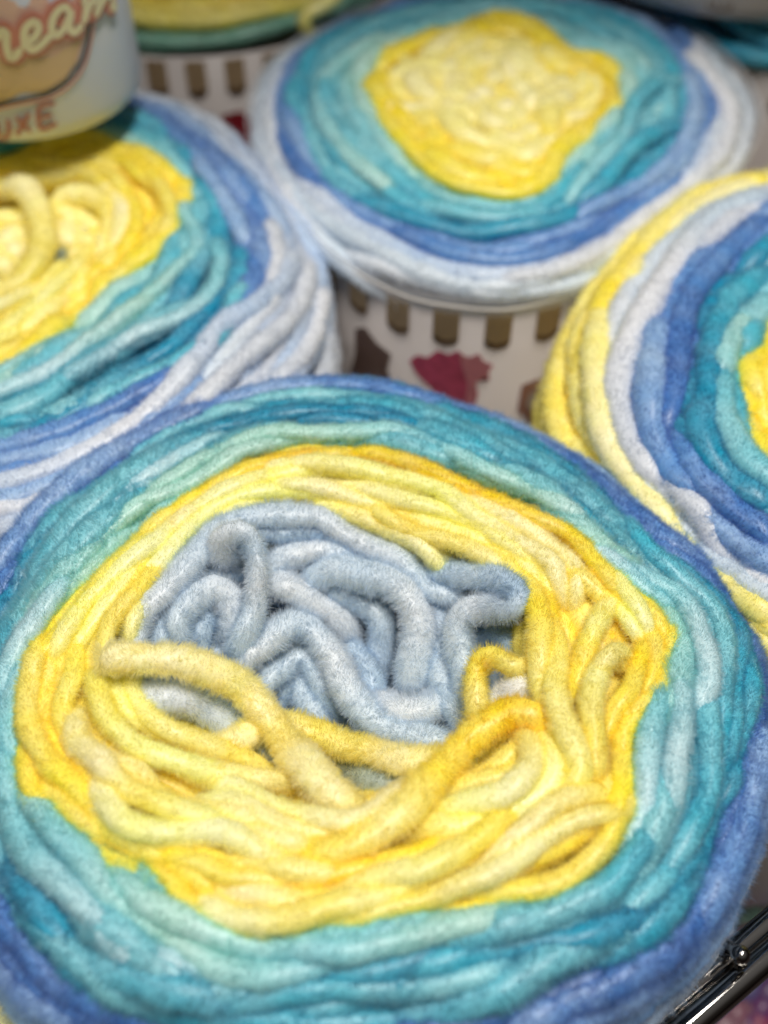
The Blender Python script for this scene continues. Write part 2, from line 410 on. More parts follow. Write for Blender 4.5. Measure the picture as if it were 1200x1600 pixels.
    def trace(self, yarn, spec, dive=True, fat=0.80, split=False, lobe=0.66, **kw):
        """spec: list of (colours, radius mm, [(x, y, dz mm), ...])"""
        for s in spec:
            c, r, P = s[0], s[1], s[2]
            W = [self.on(x, y, dz*1e-3) for x, y, dz in P]
            if dive:
                for a, b in ((0, 1), (-1, -2)):
                    v = W[a]-W[b]; v /= max(np.linalg.norm(v), 1e-9); v[2] = 0
                    e = W[a]+v*0.006+np.array([0, 0, -0.0075])
                    q = e[:2]-self.c; lim = float(self.R(self.out, math.atan2(q[1], q[0])))*0.93
                    if np.hypot(*q) > lim: e[:2] = self.c+q/np.hypot(*q)*lim
                    W = [e]+W if a == 0 else W+[e]
            if split:      # the strand lies as two soft lobes that wind slowly round each other
                X = catmull(W, 0.003); d = np.gradient(X, axis=0); d /= np.linalg.norm(d, axis=1)[:, None]
                sd = np.cross(d, [0, 0, 1.0]); sd /= np.maximum(np.linalg.norm(sd, axis=1), 1e-6)[:, None]
                L = np.arange(len(X))*0.003; p0, p1 = rng.uniform(0, 6.28, 2); ph = p0+L/0.045*6.28*0.5+0.9*np.sin(L/0.03*6.28+p1)
                off = r*1e-3*0.52*(1+0.25*np.sin(L/0.037*6.28+p1))
                for sg in (1, -1):
                    Q = X+sg*(sd*np.cos(ph*0.5+0.6*np.sin(ph))[:, None]*off[:, None]+np.array([[0, 0, 1.0]])*(np.sin(ph)*off*0.55)[:, None])
                    j = np.array([[rng.uniform(-.05, .05) for _ in range(1)] for _ in range(len(cols(c)))])
                    yarn.strand(Q, np.clip(cols(c)*(1+j), 0, 0.95), r=r*1e-3*fat*lobe, taper=0.7 if dive else 0.0, **kw)
                continue
            yarn.strand(W, cols(c), r=r*1e-3*fat, taper=0.7 if dive else 0.0, **kw)

FLOOR = -0.115
FINE = dict(dens=26.0, width=0.00012, pile=0.00135)
PACK = dict(dens=26.0, width=0.00012, pile=0.00100)
MID = dict(dens=9, width=0.00018, pile=0.0012, m=12, step=0.002)
SOFT = dict(dens=4, width=0.00027, pile=0.0013, m=10, step=0.0028)

# ---- the near cake -------------------------------------------------
N_out = [(0,872),(75,778),(150,718),(240,672),(330,628),(400,606),(480,597),(590,600),(700,637),(800,672),(880,712),(960,760),(1060,842),(1110,890),(1140,945),(1170,1000),(1193,1050),(1200,1130),(1200,1230),(1183,1330),(1150,1410),(1110,1470),(1060,1525),(980,1595),(850,1640),(600,1670),(350,1655),(150,1625),(50,1590),(0,1547),(-50,1450),(-80,1330),(-90,1200),(-80,1080),(-50,960)]
N_blue = [(0,945),(60,860),(120,800),(190,742),(280,682),(380,634),(480,612),(600,614),(700,650),(800,695),(880,745),(960,815),(1030,865),(1090,915),(1140,965),(1165,1017),(1170,1066),(1163,1120),(1148,1215),(1113,1332),(1092,1384),(1057,1427),(1020,1468),(940,1497),(862,1531),(810,1562),(700,1590),(560,1610),(400,1610),(280,1598),(175,1562),(110,1540),(50,1465),(0,1412),(-35,1330),(-45,1200),(-40,1080)]
N_yel = [(330,765),(400,715),(480,700),(560,698),(620,708),(700,735),(780,765),(850,800),(905,840),(950,880),(1000,925),(1040,970),(1050,1010),(1048,1060),(1035,1100),(1000,1135),(985,1170),(983,1220),(975,1280),(945,1330),(900,1380),(860,1410),(760,1420),(650,1430),(560,1442),(480,1455),(420,1468),(360,1470),(300,1440),(260,1400),(215,1360),(150,1325),(90,1280),(50,1230),(32,1170),(35,1090),(45,1040),(70,990),(110,940),(150,900),(200,850),(250,810)]
N_core = [(195,990),(240,910),(290,860),(350,805),(440,795),(560,815),(640,860),(700,890),(800,895),(820,940),(815,1010),(810,1060),(770,1110),(700,1170),(640,1180),(530,1170),(400,1170),(330,1140),(230,1100),(200,1040)]
near = Cake((560, 1070), N_out, 0.0, [(0,-.008),(.2,-.006),(.34,.002),(.45,.007),(.6,.009),(.75,.008),(.86,.005),(.93,.003),(1.0,-.002),(1.2,-.02)])
nb, ny, nc = near.border(N_blue), near.border(N_yel), near.border(N_core)
tN = empty('yarn_cake', (near.c[0], near.c[1], FLOOR), 'large yarn cake in front with wide yellow ring around a tangled pale blue centre', 'yarn', 'striped yarn cakes on the shelf')
near.plug(tN, bottom=FLOOR+0.002, depth=0.012, bands=[(nc, 'Gd'), (ny, 'Y'), (nb, 'T'), (0, 'B')])
zero = near.polar(np.array([[math.cos(t), math.sin(t)] for t in np.linspace(0, 6.2, 40)])*0.001)

w = Yarn()
near.band(w, nb, near.out*0.975, 'B Bd B Bl B', 3, r=0.0026, zamp=0.0006, amp=0.4, **FINE)
near.side(w, [-0.008], 'B Bd B Bl B Bl', dens=5, width=0.00016)
near.side(w, [-0.014, -0.020, -0.026, -0.032], 'B Bl B Bw Bl', dens=2.5, width=0.0002, step=0.0025)
near.trace(w, [('B Bl Bd', 3.2, [(-20,915,2),(0,890,3),(50,818,3.5),(110,758,3.5),(175,712,3),(250,672,2.5),(330,638,2)]),
               ('Bl B Bl B B Bl Bl B', 2.3, [(200,698,1),(280,656,2),(350,628,2.5),(430,608,2.5),(500,602,2.5),(570,604,2.5),(640,619,2.5),(720,642,2.5),(790,668,2.5),(870,706,2.5),(950,754,2.5),(1010,800,2)]),
               ('Bl B Bl', 3.3, [(1183,1150,1),(1172,1240,2),(1150,1320,2),(1110,1400,2),(1075,1460,1),(1020,1520,0),(950,1560,0)]),
               ('B Bd B Bl', 3.4, [(1100,1400,0),(1050,1470,1),(980,1520,1),(900,1560,0),(800,1600,0)]),
               ('Bd B Bl', 3.0, [(860,715,0),(930,760,1),(1000,815,1.5),(1060,862,1.5),(1110,905,1),(1140,950,-1)])], **FINE)
w.build('blue_winding', tN)

w = Yarn()
near.band(w, ny, nb, 'M Tl Tl T Tl T Td T', 5, r=0.0026, zamp=0.0019, amp=1.0, **FINE)
near.band(w, ny, nb, 'Tl T T Td', 5, r=0.0030, dz0=-0.0035, zamp=0.0006, amp=0.4, inset=0.9, dens=4, width=0.00016)
near.trace(w, [
 ('Tl M M M Tl M Tw', 3.1, [(112,905,1),(165,838,1.5),(225,787,2),(300,742,2),(375,700,2),(450,681,2),(550,680,2),(620,682,2),(690,702,2),(750,735,2),(825,765,2),(880,797,2),(908,830,0)]),
 ('Tl Tw Tw Tl', 3.1, [(50,925,0),(95,862,1),(150,805,2),(215,762,2),(280,718,1),(340,690,0)]),
 ('Td T Td Td', 2.9, [(20,930,-1),(80,850,1),(140,790,1),(210,735,1),(290,690,1),(380,660,1),(470,650,1),(560,652,1),(640,668,0)]),
 ('T Tl Tl T', 2.9, [(210,720,0),(300,665,1),(380,640,1.5),(470,628,1.5),(560,632,1.5),(650,655,1),(740,690,1),(810,725,0)]),
 ('Td Td T Td', 2.9, [(560,650,0),(650,672,1),(740,708,1),(820,750,1),(890,800,1),(960,850,1),(1030,915,0)]),
 ('Tw Tw Tl Tw Tw Tl', 3.3, [(930,858,1),(1007,912,2.5),(1060,942,3),(1088,985,3),(1098,1028,2.5),(1096,1070,2),(1085,1120,0)]),
 ('T T Tl T T', 3.0, [(969,825,1),(1025,880,2),(1077,928,2),(1120,978,2),(1130,1030,2),(1127,1085,2),(1125,1150,1),(1115,1210,0)]),
 ('T Td T Td', 2.9, [(1040,880,0),(1100,925,1.5),(1148,982,1.5),(1160,1040,1.5),(1155,1110,1.5),(1140,1180,1),(1120,1250,0)]),
 ('Tl Tw Tl', 3.4, [(1060,1060,1),(1062,1110,2),(1060,1160,2),(1050,1220,2),(1040,1270,2),(1010,1330,1)]),
 ('Tl Tl Tw M', 3.3, [(1040,1080,0),(1022,1120,1.5),(1010,1170,2),(1008,1230,2),(1000,1280,1),(975,1330,0)]),
 ('Tl T Tl', 3.3, [(1095,1100,0),(1100,1170,1.5),(1090,1250,2),(1070,1310,2),(1030,1380,1.5),(970,1430,1)]),
 ('Tl T Tl T', 3.4, [(1020,1300,0),(985,1350,2),(940,1400,2),(880,1430,2),(800,1450,1),(740,1460,0)]),
 ('T Td T T', 3.4, [(1080,1330,0),(1030,1400,1.5),(960,1450,2),(880,1480,2),(760,1505,1.5),(640,1520,1.5),(520,1530,0)]),
 ('M Tl M Tl M M', 3.5, [(52,1245,0),(100,1310,1.5),(160,1362,2),(215,1418,2),(290,1458,2.5),(370,1498,2.5),(450,1500,2.5),(560,1484,2.5),(680,1455,2),(770,1440,1),(850,1425,0)]),
 ('Tl Tl Tw Tl', 3.6, [(10,1190,1),(18,1260,1.5),(40,1320,2),(85,1372,2.5),(150,1415,2.5),(215,1470,2),(300,1508,1),(360,1530,0)]),
 ('T Tl T Tl T', 3.4, [(60,1425,1),(110,1480,1.5),(180,1530,1.5),(260,1560,1.5),(360,1572,1.5),(480,1560,1.5),(600,1545,1.5),(720,1530,1.5),(840,1500,1),(920,1475,0)]),
 ('Td T Td', 3.2, [(230,1500,0),(310,1532,1),(400,1545,1),(500,1530,1),(600,1512,1),(700,1490,0)]),
 ('Tw Tl Tl', 3.2, [(-30,1100,1),(-5,1040,1.5),(25,985,1.5),(70,925,1.5),(110,880,1)]),
 ('Tl Tl Tw Tl', 3.4, [(15,1230,0),(8,1150,1.5),(15,1080,2),(35,1020,2),(70,960,1.5),(110,915,1)]),
], split=True, lobe=0.74, **PACK)
w.build('teal_winding', tN)

w = Yarn()
near.band(w, nc, ny, 'Ym Y Ym Yd Y Yd', 8, r=0.0029, dz0=-0.0042, zamp=0.0014, amp=1.0, dens=16, width=0.00013, pile=0.0011)
near.trace(w, [
 # upper side
 ('Y Yd Yd Y Y Y', 3.0, [(560,712,0),(610,718,1),(675,740,2),(750,775,2),(825,808,2),(888,838,2),(930,882,2),(965,918,2),(1005,955,1.5),(1030,1000,1),(1036,1050,.5),(1022,1092,0)]),
 ('Yc Yp Yp Yc Yp', 3.5, [(420,735,1),(500,728,2),(600,745,2),(680,765,2),(750,800,2.5),(825,842,2.5),(880,885,2.5),(892,930,1)]),
 ('Yp Yc Yp Yp Yp', 3.3, [(430,762,1),(520,765,1.5),(600,782,2),(700,815,2),(775,845,2),(830,880,2),(858,925,1)]),
 ('Yp Yp Yc Yp', 3.2, [(500,792,0),(560,808,2),(610,828,2.5),(655,850,2.5),(695,880,1)]),
 ('Yp Ym Yp Yp', 3.2, [(590,800,1),(650,822,2),(713,848,2.2),(765,868,2.2),(812,892,2),(845,925,1)]),
 ('Y Y Yd Y', 3.0, [(262,812,0),(320,772,1.2),(360,750,1.5),(410,727,1.5),(480,715,1),(540,715,0)]),
 ('Yp Yc Yp Yp', 3.2, [(205,985,1),(222,930,1),(262,880,1.5),(310,828,2),(370,785,2),(450,768,1.5),(520,780,0)]),
 ('Ym Yp Yc Yp Yp', 3.3, [(95,1030,.5),(130,970,1.5),(185,905,2),(240,850,2),(300,800,2),(370,762,2),(440,742,1.5),(500,740,0)]),
 ('Y Y Ym Y', 3.0, [(48,1100,0),(62,1035,1.2),(105,970,1.5),(160,905,1.5),(220,850,1.5),(280,802,.5)]),
 ('Ym Ym Y', 3.1, [(150,1050,0),(165,990,1.5),(205,930,2),(240,885,1)]),
 # left and lower left
 ('Y Ym Ym Y Ym Y Y', 3.5, [(72,1010,1),(60,1070,1.5),(52,1130,2),(66,1178,2),(100,1215,2),(145,1262,2),(190,1305,2),(255,1342,1.5),(310,1372,1),(350,1395,0)]),
 ('Y Ym Y Ym', 3.1, [(105,1005,0),(108,1060,1),(95,1110,1),(98,1155,1),(120,1195,1),(160,1240,0)]),
 ('Y Y Ym Y Ym Y', 3.2, [(40,1165,0),(52,1220,1.2),(100,1275,1.5),(150,1315,1.5),(205,1342,1.5),(252,1378,1.5),(285,1408,1.5),(322,1440,1.5),(360,1455,1),(420,1450,0)]),
 ('Yp Yp Yc Ym Yp Yc Yp', 3.5, [(118,1122,1),(122,1162,2.5),(155,1186,3),(195,1210,3),(225,1238,3),(268,1262,3),(320,1275,3),(380,1288,2.5),(440,1300,1)]),
 ('Yp Ym Yp Yp Yp', 3.3, [(158,1060,1),(160,1105,2),(182,1142,2),(222,1170,2),(272,1190,2),(330,1208,2),(390,1218,2),(440,1225,1)]),
 ('Ym Yp Yo Yo', 3.2, [(190,1058,0),(202,1095,1.5),(232,1125,1.5),(275,1147,1.5),(320,1165,1.5),(370,1185,1),(420,1210,0)]),
 ('Yc Yc Yp Yc Yp Ym', 3.7, [(150,1222,1),(172,1260,2.5),(200,1292,3),(250,1305,3),(310,1300,3),(370,1306,3),(425,1325,2.5),(475,1345,1)]),
 ('Yc Yc Yp Yc Yc Yo', 3.5, [(330,1238,0),(380,1250,2.5),(440,1280,3),(500,1290,3),(555,1286,3),(602,1268,3),(640,1240,2)]),
 ('Ym Y Ym Yp Ym', 3.3, [(250,1320,0),(300,1335,1.5),(350,1358,2),(405,1362,2),(470,1366,1.5),(540,1375,0)]),
 ('Y Yd Y Yd Y', 3.1, [(430,1385,-1),(500,1372,1),(570,1358,1),(640,1342,1),(700,1315,1),(770,1290,1),(830,1255,0)]),
 ('Ym Yc Ym Yp Y Yp', 3.7, [(310,1410,0),(367,1413,2),(433,1423,2.5),(500,1415,2.5),(560,1397,2.5),(625,1378,2.5),(690,1350,2.5),(750,1318,2),(800,1290,1)]),
 ('Yo Ym Yo Yc Yo Ym', 3.3, [(430,1445,-.5),(520,1438,.8),(617,1420,1.2),(690,1398,2),(755,1368,3),(812,1322,3),(858,1284,3),(915,1258,3),(955,1255,2),(975,1225,0)]),
 ('Y Ym Yp Ym', 3.0, [(300,1380,0),(335,1400,1),(375,1428,1),(440,1440,0)]),
 # lower right
 ('Y Y Ym Y Y Y', 3.2, [(680,1425,0),(767,1405,1.2),(850,1392,1.5),(910,1355,1.5),(950,1315,1.5),(968,1258,1.5),(972,1195,1.2),(975,1145,1),(1010,1110,.5)]),
 ('Yd Y Yd', 3.3, [(745,1385,0),(820,1350,.5),(880,1318,.5),(925,1290,0)]),
 ('Yp Ym Yp Yc Yp Ym Yd', 3.8, [(655,1300,0),(700,1282,2),(757,1266,3),(810,1243,3.5),(848,1206,3.5),(843,1163,2.5),(815,1150,0)]),
 ('Ym Yo Ym', 3.4, [(690,1245,0),(735,1225,1.5),(785,1205,1),(820,1180,0)]),
 ('Ym Ym Y Ym Yp Ym Yp', 4.0, [(800,868,0),(832,912,2),(848,965,3),(856,1018,3.5),(858,1073,3.5),(871,1118,3.5),(885,1167,3),(890,1212,2),(880,1250,0)]),
 ('Ym Yp Y Ym', 3.3, [(958,938,0),(938,965,2),(921,1000,2.5),(908,1045,2),(900,1090,0)]),
 ('Y Yo Yp Yo Ym Y', 3.4, [(985,1040,0),(962,1025,2.5),(935,1048,3),(923,1100,3),(926,1150,3),(930,1195,2.5),(915,1230,0)]),
 ('Yp Yp Yc', 3.0, [(950,905,1),(972,935,2.2),(995,970,2.2),(1008,1000,.5)]),
 ('Yd Y Yd', 3.0, [(1005,1010,0),(1003,1050,1),(985,1085,1.2),(960,1115,1),(945,1160,0)]),
 ('Ym Y Yp', 3.0, [(1032,985,1),(1034,1030,1.2),(1022,1075,1.2),(995,1112,1),(965,1140,0)]),
 ('Y Ym Y', 3.2, [(880,900,0),(915,905,1.2),(945,930,1),(970,965,0)]),
], split=True, **PACK)
w.build('yellow_winding', tN)

w = Yarn()
# tangle: random curls low in the hollow, then the visible ones
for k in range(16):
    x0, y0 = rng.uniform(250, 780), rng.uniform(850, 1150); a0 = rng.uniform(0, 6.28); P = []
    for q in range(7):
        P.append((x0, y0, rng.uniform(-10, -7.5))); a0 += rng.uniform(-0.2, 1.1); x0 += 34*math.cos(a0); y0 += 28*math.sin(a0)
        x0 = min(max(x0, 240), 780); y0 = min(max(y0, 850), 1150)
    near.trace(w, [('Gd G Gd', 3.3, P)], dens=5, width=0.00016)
near.trace(w, [
 ('G Gw G G Gw G G', 3.1, [(212,1012,-1),(219,960,1),(264,917,2),(302,872,2.5),(330,836,2.5),(372,813,2.5),(430,806,2.5),(500,810,2.5),(535,832,2.5),(580,855,2),(622,872,2),(650,904,1.5),(682,924,1.5),(715,935,-1)]),
 ('G Gd G', 2.8, [(392,836,0),(440,832,1),(500,832,1),(545,850,1),(590,880,0),(620,890,-2)]),
 ('Gd G Gw G', 3.3, [(300,1010,-4),(281,990,-1),(282,966,0),(303,938,1),(331,921,1.5),(358,937,1),(362,965,0),(345,985,-3)]),
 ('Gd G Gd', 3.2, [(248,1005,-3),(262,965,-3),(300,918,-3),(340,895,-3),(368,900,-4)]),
 ('G Gd', 3.0, [(313,1010,-3),(313,975,-2),(330,958,-3)]),
 ('Gd G Gw G Gd', 3.4, [(408,915,-2),(425,888,0),(455,868,1.5),(500,860,1.5),(540,873,1),(565,890,-1)]),
 ('G Gw Gw G', 3.7, [(425,905,-1),(442,915,2),(475,932,2.5),(512,955,2),(540,975,0),(552,1012,-5)]),
 ('Gd G G Gw G Gd', 3.9, [(478,912,0),(513,892,3),(563,898,4.5),(607,909,5),(642,937,5),(654,980,4.5),(651,1020,3.5),(643,1062,1),(640,1085,-3)]),
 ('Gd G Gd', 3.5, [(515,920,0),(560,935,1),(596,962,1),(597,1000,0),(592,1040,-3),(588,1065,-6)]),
 ('G Gw G Gw G G Gd', 3.5, [(372,1040,-1),(412,1005,2.5),(442,982,4),(471,976,4.5),(497,994,4.5),(515,1020,4),(531,1053,3.5),(553,1093,3),(587,1127,2),(632,1147,1),(690,1160,-1)]),
 ('G Gd', 3.1, [(540,1005,-3),(565,1035,0),(580,1068,1),(586,1092,0)]),
 ('G Gw Gw G Gd', 3.5, [(580,1095,-1),(605,1108,1.5),(640,1112,2),(672,1106,1.5),(692,1085,-1)]),
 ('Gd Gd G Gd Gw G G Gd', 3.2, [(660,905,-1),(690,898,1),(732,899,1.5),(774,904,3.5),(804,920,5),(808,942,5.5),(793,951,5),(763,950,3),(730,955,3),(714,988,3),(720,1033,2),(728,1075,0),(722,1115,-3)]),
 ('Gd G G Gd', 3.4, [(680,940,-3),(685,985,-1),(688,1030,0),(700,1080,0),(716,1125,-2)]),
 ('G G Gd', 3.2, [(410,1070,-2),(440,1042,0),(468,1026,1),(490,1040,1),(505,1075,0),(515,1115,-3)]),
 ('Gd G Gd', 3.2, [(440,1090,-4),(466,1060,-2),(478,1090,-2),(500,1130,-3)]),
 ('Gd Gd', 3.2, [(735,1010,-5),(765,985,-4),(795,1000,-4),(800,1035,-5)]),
 ('Gw W Yc', 3.2, [(765,1125,-1),(780,1095,1),(812,1077,2),(840,1070,0)]),
 ('Gw Gw G G', 3.5, [(205,1085,-1),(235,1092,1),(272,1088,1.5),(310,1098,1),(345,1122,0),(385,1150,-1),(430,1195,-2),(465,1235,-3)]),
 ('Gd Gd', 3.2, [(205,1060,-2),(250,1066,-2),(300,1064,-3),(350,1080,-4),(400,1110,-4)]),
 ('Gd Gg Gd', 3.3, [(500,1170,-3),(537,1197,-1),(572,1218,-1),(620,1222,-1),(670,1210,-2)]),
], **FINE)
w.build('tangled_core', tN)

def loose(cake, spec, parent, **kw):
    for s in spec:
        w = Yarn(); cake.trace(w, [s], dive=False, fat=0.72, **kw); w.build('loose_strand', parent)
loose(near, [
 ('Gw Gw G Gw G G', 3.5, [(356,880,-1),(346,862,3),(350,843,6),(374,832,8),(395,850,8),(403,900,7),(398,951,5),(382,997,3),(366,1030,-1)]),
 ('Yc Yc Yc Yp Yc Yo Yc Yc Yo', 3.7, [(158,1030,6),(210,1028,7),(270,1032,8.5),(330,1048,9),(383,1078,9),(415,1115,8.5),(447,1160,7.5),(487,1207,6),(525,1245,4),(565,1275,0)]),
 ('Yc Yc Yp Yo Yo Yc Yo', 3.5, [(305,1205,-5),(338,1178,0),(375,1155,3),(420,1130,4.5),(480,1142,5),(540,1164,5),(590,1178,5),(640,1190,4.5),(700,1192,2)]),
 ('Yd Yd Y Y Ym Yp Ym Y', 3.5, [(850,1150,0),(833,1120,3),(790,1118,5),(750,1142,6),(712,1178,6),(672,1222,5.5),(635,1264,4.5),(585,1300,3.5),(520,1332,2.5),(470,1345,0)]),
 ('Yo Yo Y Yo Yo', 2.5, [(748,1125,3),(743,1083,6),(744,1048,7),(758,1026,7.5),(778,1029,7),(798,1041,6),(830,1042,2)]),
], tN, **FINE)
near.wall_mesh('paper_sleeve', -0.034, FLOOR+0.001, 0.004, M_PAPER, tN)

# ---- the left cake --------------------------------------------------
L_out = [(60,165),(130,158),(200,152),(262,155),(330,185),(390,235),(442,300),(490,372),(512,450),(515,520),(500,590),(450,690),(350,780),(240,850),(120,900),(0,925),(-180,900),(-320,780),(-380,620),(-370,450),(-300,310),(-180,220),(-60,180)]
L_white = [(0,190),(100,172),(190,166),(255,180),(325,240),(378,290),(420,350),(432,400),(414,450),(392,492),(350,550),(290,622),(215,682),(110,742),(0,784),(-150,770),(-260,640),(-300,500),(-260,350),(-150,240)]
L_blue = [(0,216),(80,200),(150,188),(188,190),(240,206),(290,243),(330,300),(368,360),(385,420),(372,480),(305,560),(250,600),(150,658),(80,690),(0,706),(-120,680),(-230,590),(-250,480),(-210,360),(-120,260)]
L_yel = [(0,250),(85,230),(165,220),(210,234),(268,258),(300,310),(296,350),(250,396),(178,460),(100,517),(0,596),(-80,600),(-160,540),(-180,440),(-140,330),(-80,270)]
left = Cake((75, 420), L_out, -0.003, [(0,0),(.3,.004),(.5,.008),(.7,.008),(.85,.005),(.93,.001),(1.0,-.004),(1.2,-.02)])
lw, lb, ly = left.border(L_white), left.border(L_blue), left.border(L_yel)
tL = empty('yarn_cake', (left.c[0], left.c[1], FLOOR), 'left yarn cake with white outer strands and a pale yellow loop over its centre', 'yarn', 'striped yarn cakes on the shelf')
left.plug(tL, bottom=FLOOR+0.002, bands=[(ly, 'Y'), (lb, 'T'), (lw, 'B'), (0, 'W')])
w = Yarn()
left.band(w, lw, left.out*0.975, 'Bl Bw Wg W Bw', 5, r=0.0027, zamp=0.0010, amp=0.8, **MID)
left.side(w, [-0.008, -0.014, -0.020, -0.026], 'W Wg W Wg', **MID)
left.trace(w, [
 ('Wg Bw W Bw', 3.2, [(455,400,1),(440,440,3),(395,480,4),(350,505,4),(310,555,4),(265,610,3),(225,650,2),(150,700,2),(60,740,2),(-20,765,1)]),
 ('W Wg W', 3.0, [(480,420,1),(465,480,3),(430,520,4),(380,560,4),(340,600,4),(300,640,3),(250,690,2)]),
 ('W W Wg W', 3.0, [(500,460,1),(490,520,2),(460,570,3),(410,610,2),(350,650,1)]),
 ('Wg W G', 2.9, [(420,350,1),(432,410,2.5),(420,470,3),(390,510,3),(350,560,2.5),(310,600,1)]),
 ('W Wg W', 3.2, [(-20,800,1),(60,785,1),(150,750,1),(230,700,1),(280,665,0)]),
], **MID)
w.build('white_winding', tL)
w = Yarn()
left.band(w, lb, lw, 'B Bl B Bd Bl B', 4, r=0.0027, zamp=0.0010, amp=0.7, **MID)
left.trace(w, [('Bl B Bl Bl', 3.0, [(190,175,1),(255,200,2),(310,255,2),(350,315,2),(385,380,1)]),
               ('B Bd B Bl', 3.2, [(330,545,0),(260,590,2),(190,630,2),(100,672,2),(0,700,2),(-40,710,1)]),
               ('Bl Bl B', 3.2, [(200,650,0),(130,690,1.5),(60,712,1.5),(-30,730,1)])], **MID)
w.build('blue_winding', tL)
w = Yarn()
left.band(w, ly, lb, 'M Tl T Tl Td T', 7, r=0.0027, zamp=0.0014, amp=1.2, **MID)
left.band(w, ly, lb, 'T Td T', 4, r=0.0034, dz0=-0.004, inset=0.9, **SOFT)
left.trace(w, [
 ('Td T Td T M', 3.0, [(-20,240,2),(40,222,2.5),(100,207,2.5),(150,192,2.5),(190,198,2),(235,222,1),(275,250,0)]),
 ('M Tl M Tw Tl', 3.4, [(280,330,1),(300,390,2),(270,430,2.5),(220,475,2.5),(160,520,2.5),(90,570,2),(20,610,2),(-30,630,1)]),
 ('T Tl Tw T', 3.2, [(330,380,1),(345,420,2.5),(310,480,3),(250,510,3),(180,545,2.5),(100,600,2)]),
 ('Td Td T', 3.2, [(355,420,0),(330,490,2),(270,550,2),(180,600,2),(90,650,1),(0,670,1)]),
 ('Tl T Tl', 3.2, [(376,450,1),(340,520,3),(280,565,3),(200,602,3),(140,640,2)]),
 ('T Td Td', 3.4, [(80,630,1),(20,650,2),(-40,660,1)])], split=True, lobe=0.72, **MID)
w.build('teal_winding', tL)
w = Yarn()
left.band(w, left.polar(np.array([[math.cos(t), math.sin(t)] for t in np.linspace(0, 6.2, 40)])*0.006), ly, 'Yc Yp Yp Ym Y Y', 9, r=0.0027, zamp=0.0016, amp=1.2, **MID)
left.trace(w, [
 ('Y Y Ym Y', 3.2, [(90,245,1),(150,240,2),(210,262,2),(255,300,2),(262,350,2),(225,400,2),(170,450,1)]),
 ('Y Ym Y Y', 3.2, [(20,262,1),(80,262,2),(150,272,2.5),(195,300,2.5),(215,345,2.5),(190,400,2),(140,440,1)]),
 ('Ym Yp Ym', 3.3, [(140,395,2),(115,430,2.5),(70,470,2.5),(10,520,2),(-30,545,1)]),
 ('Yp Yp Yc', 3.4, [(95,420,1),(60,450,2.5),(10,480,3),(-30,500,2)]),
 ('G Gd G', 3.2, [(85,345,-1),(105,355,1),(112,385,1),(90,405,-1)]),
 ('Gd G', 3.0, [(120,345,-2),(130,365,0),(115,395,-1)])], split=True, lobe=0.72, **MID)
w.build('yellow_winding', tL)
loose(left, [
 ('Yc Yc Yp Yo Yo Yp', 4.2, [(10,300,2),(25,290,6),(45,300,8),(62,335,9),(68,380,8),(50,420,6),(20,450,3),(-10,460,0)]),
 ('Yp Yp Yo Yp', 3.8, [(82,340,1),(100,310,4),(130,305,5),(160,320,4),(175,350,2),(165,390,0)]),
 ('Yp Yc Yp', 3.6, [(180,300,1),(192,330,3),(190,360,3),(170,395,1)])], tL, **MID)
left.wall_mesh('paper_sleeve', -0.026, FLOOR+0.001, 0.004, M_PAPER, tL)

# ---- the far cake ----------------------------------------------------
F_out = [(395,190),(420,110),(500,50),(620,5),(760,-18),(900,-8),(1000,18),(1100,68),(1160,125),(1182,180),(1160,245),(1090,318),(1000,392),(900,448),(790,474),(650,458),(540,405),(480,350),(420,270)]
F_white = [(432,150),(455,100),(530,50),(630,10),(750,-6),(900,2),(1030,44),(1080,90),(1105,150),(1095,225),(1050,288),(960,358),(860,408),(770,426),(700,415),(620,372),(520,320),(465,262),(436,200)]
F_blue = [(448,150),(482,92),(560,42),(650,14),(750,2),(900,15),(1010,52),(1062,110),(1075,170),(1050,245),(980,308),(900,348),(800,368),(740,374),(650,358),(560,318),(500,275),(468,210)]
F_yel = [(575,120),(600,90),(680,50),(760,35),(850,50),(880,90),(950,105),(972,150),(940,200),(900,230),(870,260),(860,290),(800,318),(730,300),(680,280),(640,240),(600,195),(580,160)]
far = Cake((780, 185), F_out, 0.0, [(0,.006),(.3,.008),(.6,.006),(.8,.003),(.93,.0),(1.0,-.004),(1.2,-.02)])
fw, fb, fy = far.border(F_white), far.border(F_blue), far.border(F_yel)
tF = empty('yarn_cake', (far.c[0], far.c[1], FLOOR), 'yarn cake with plain yellow centre whose paper sleeve shows tabs and a pink picture', 'yarn', 'striped yarn cakes on the shelf')
far.plug(tF, bottom=FLOOR+0.002, depth=0.0035, bands=[(fy, 'Ym'), (fb, 'T'), (fw, 'B'), (0, 'W')])
w = Yarn(); far.band(w, fw, far.out*0.975, 'Bw W G W', 4, r=0.0028, zamp=0.0007, amp=1.0, **SOFT); 
far.trace(w, [('W W Wg', 3.6, [(1075,90,1),(1115,130,2),(1140,180,2),(1125,240,2),(1080,290,1)]), ('W Wg', 3.4, [(1060,300,1),(1000,345,2),(940,390,2),(860,425,2),(780,440,1)])], **SOFT)
w.build('white_winding', tF)
w = Yarn(); far.band(w, fb, fw, 'B Bl B Bd', 3, r=0.0028, zamp=0.0008, amp=0.7, **SOFT)
far.trace(w, [('Bd B Bd B', 3.2, [(620,362,1),(700,395,2),(780,408,2),(860,395,2),(940,355,1),(1010,310,0)]), ('Bl Bl B', 3.2, [(1070,120,1),(1085,170,2),(1060,235,2),(1000,290,2),(900,340,1)])], **SOFT)
w.build('blue_winding', tF)
w = Yarn(); far.band(w, fy, fb, 'M Tl Tl T Tl T Td', 9, r=0.0026, zamp=0.0012, amp=1.5, **SOFT)
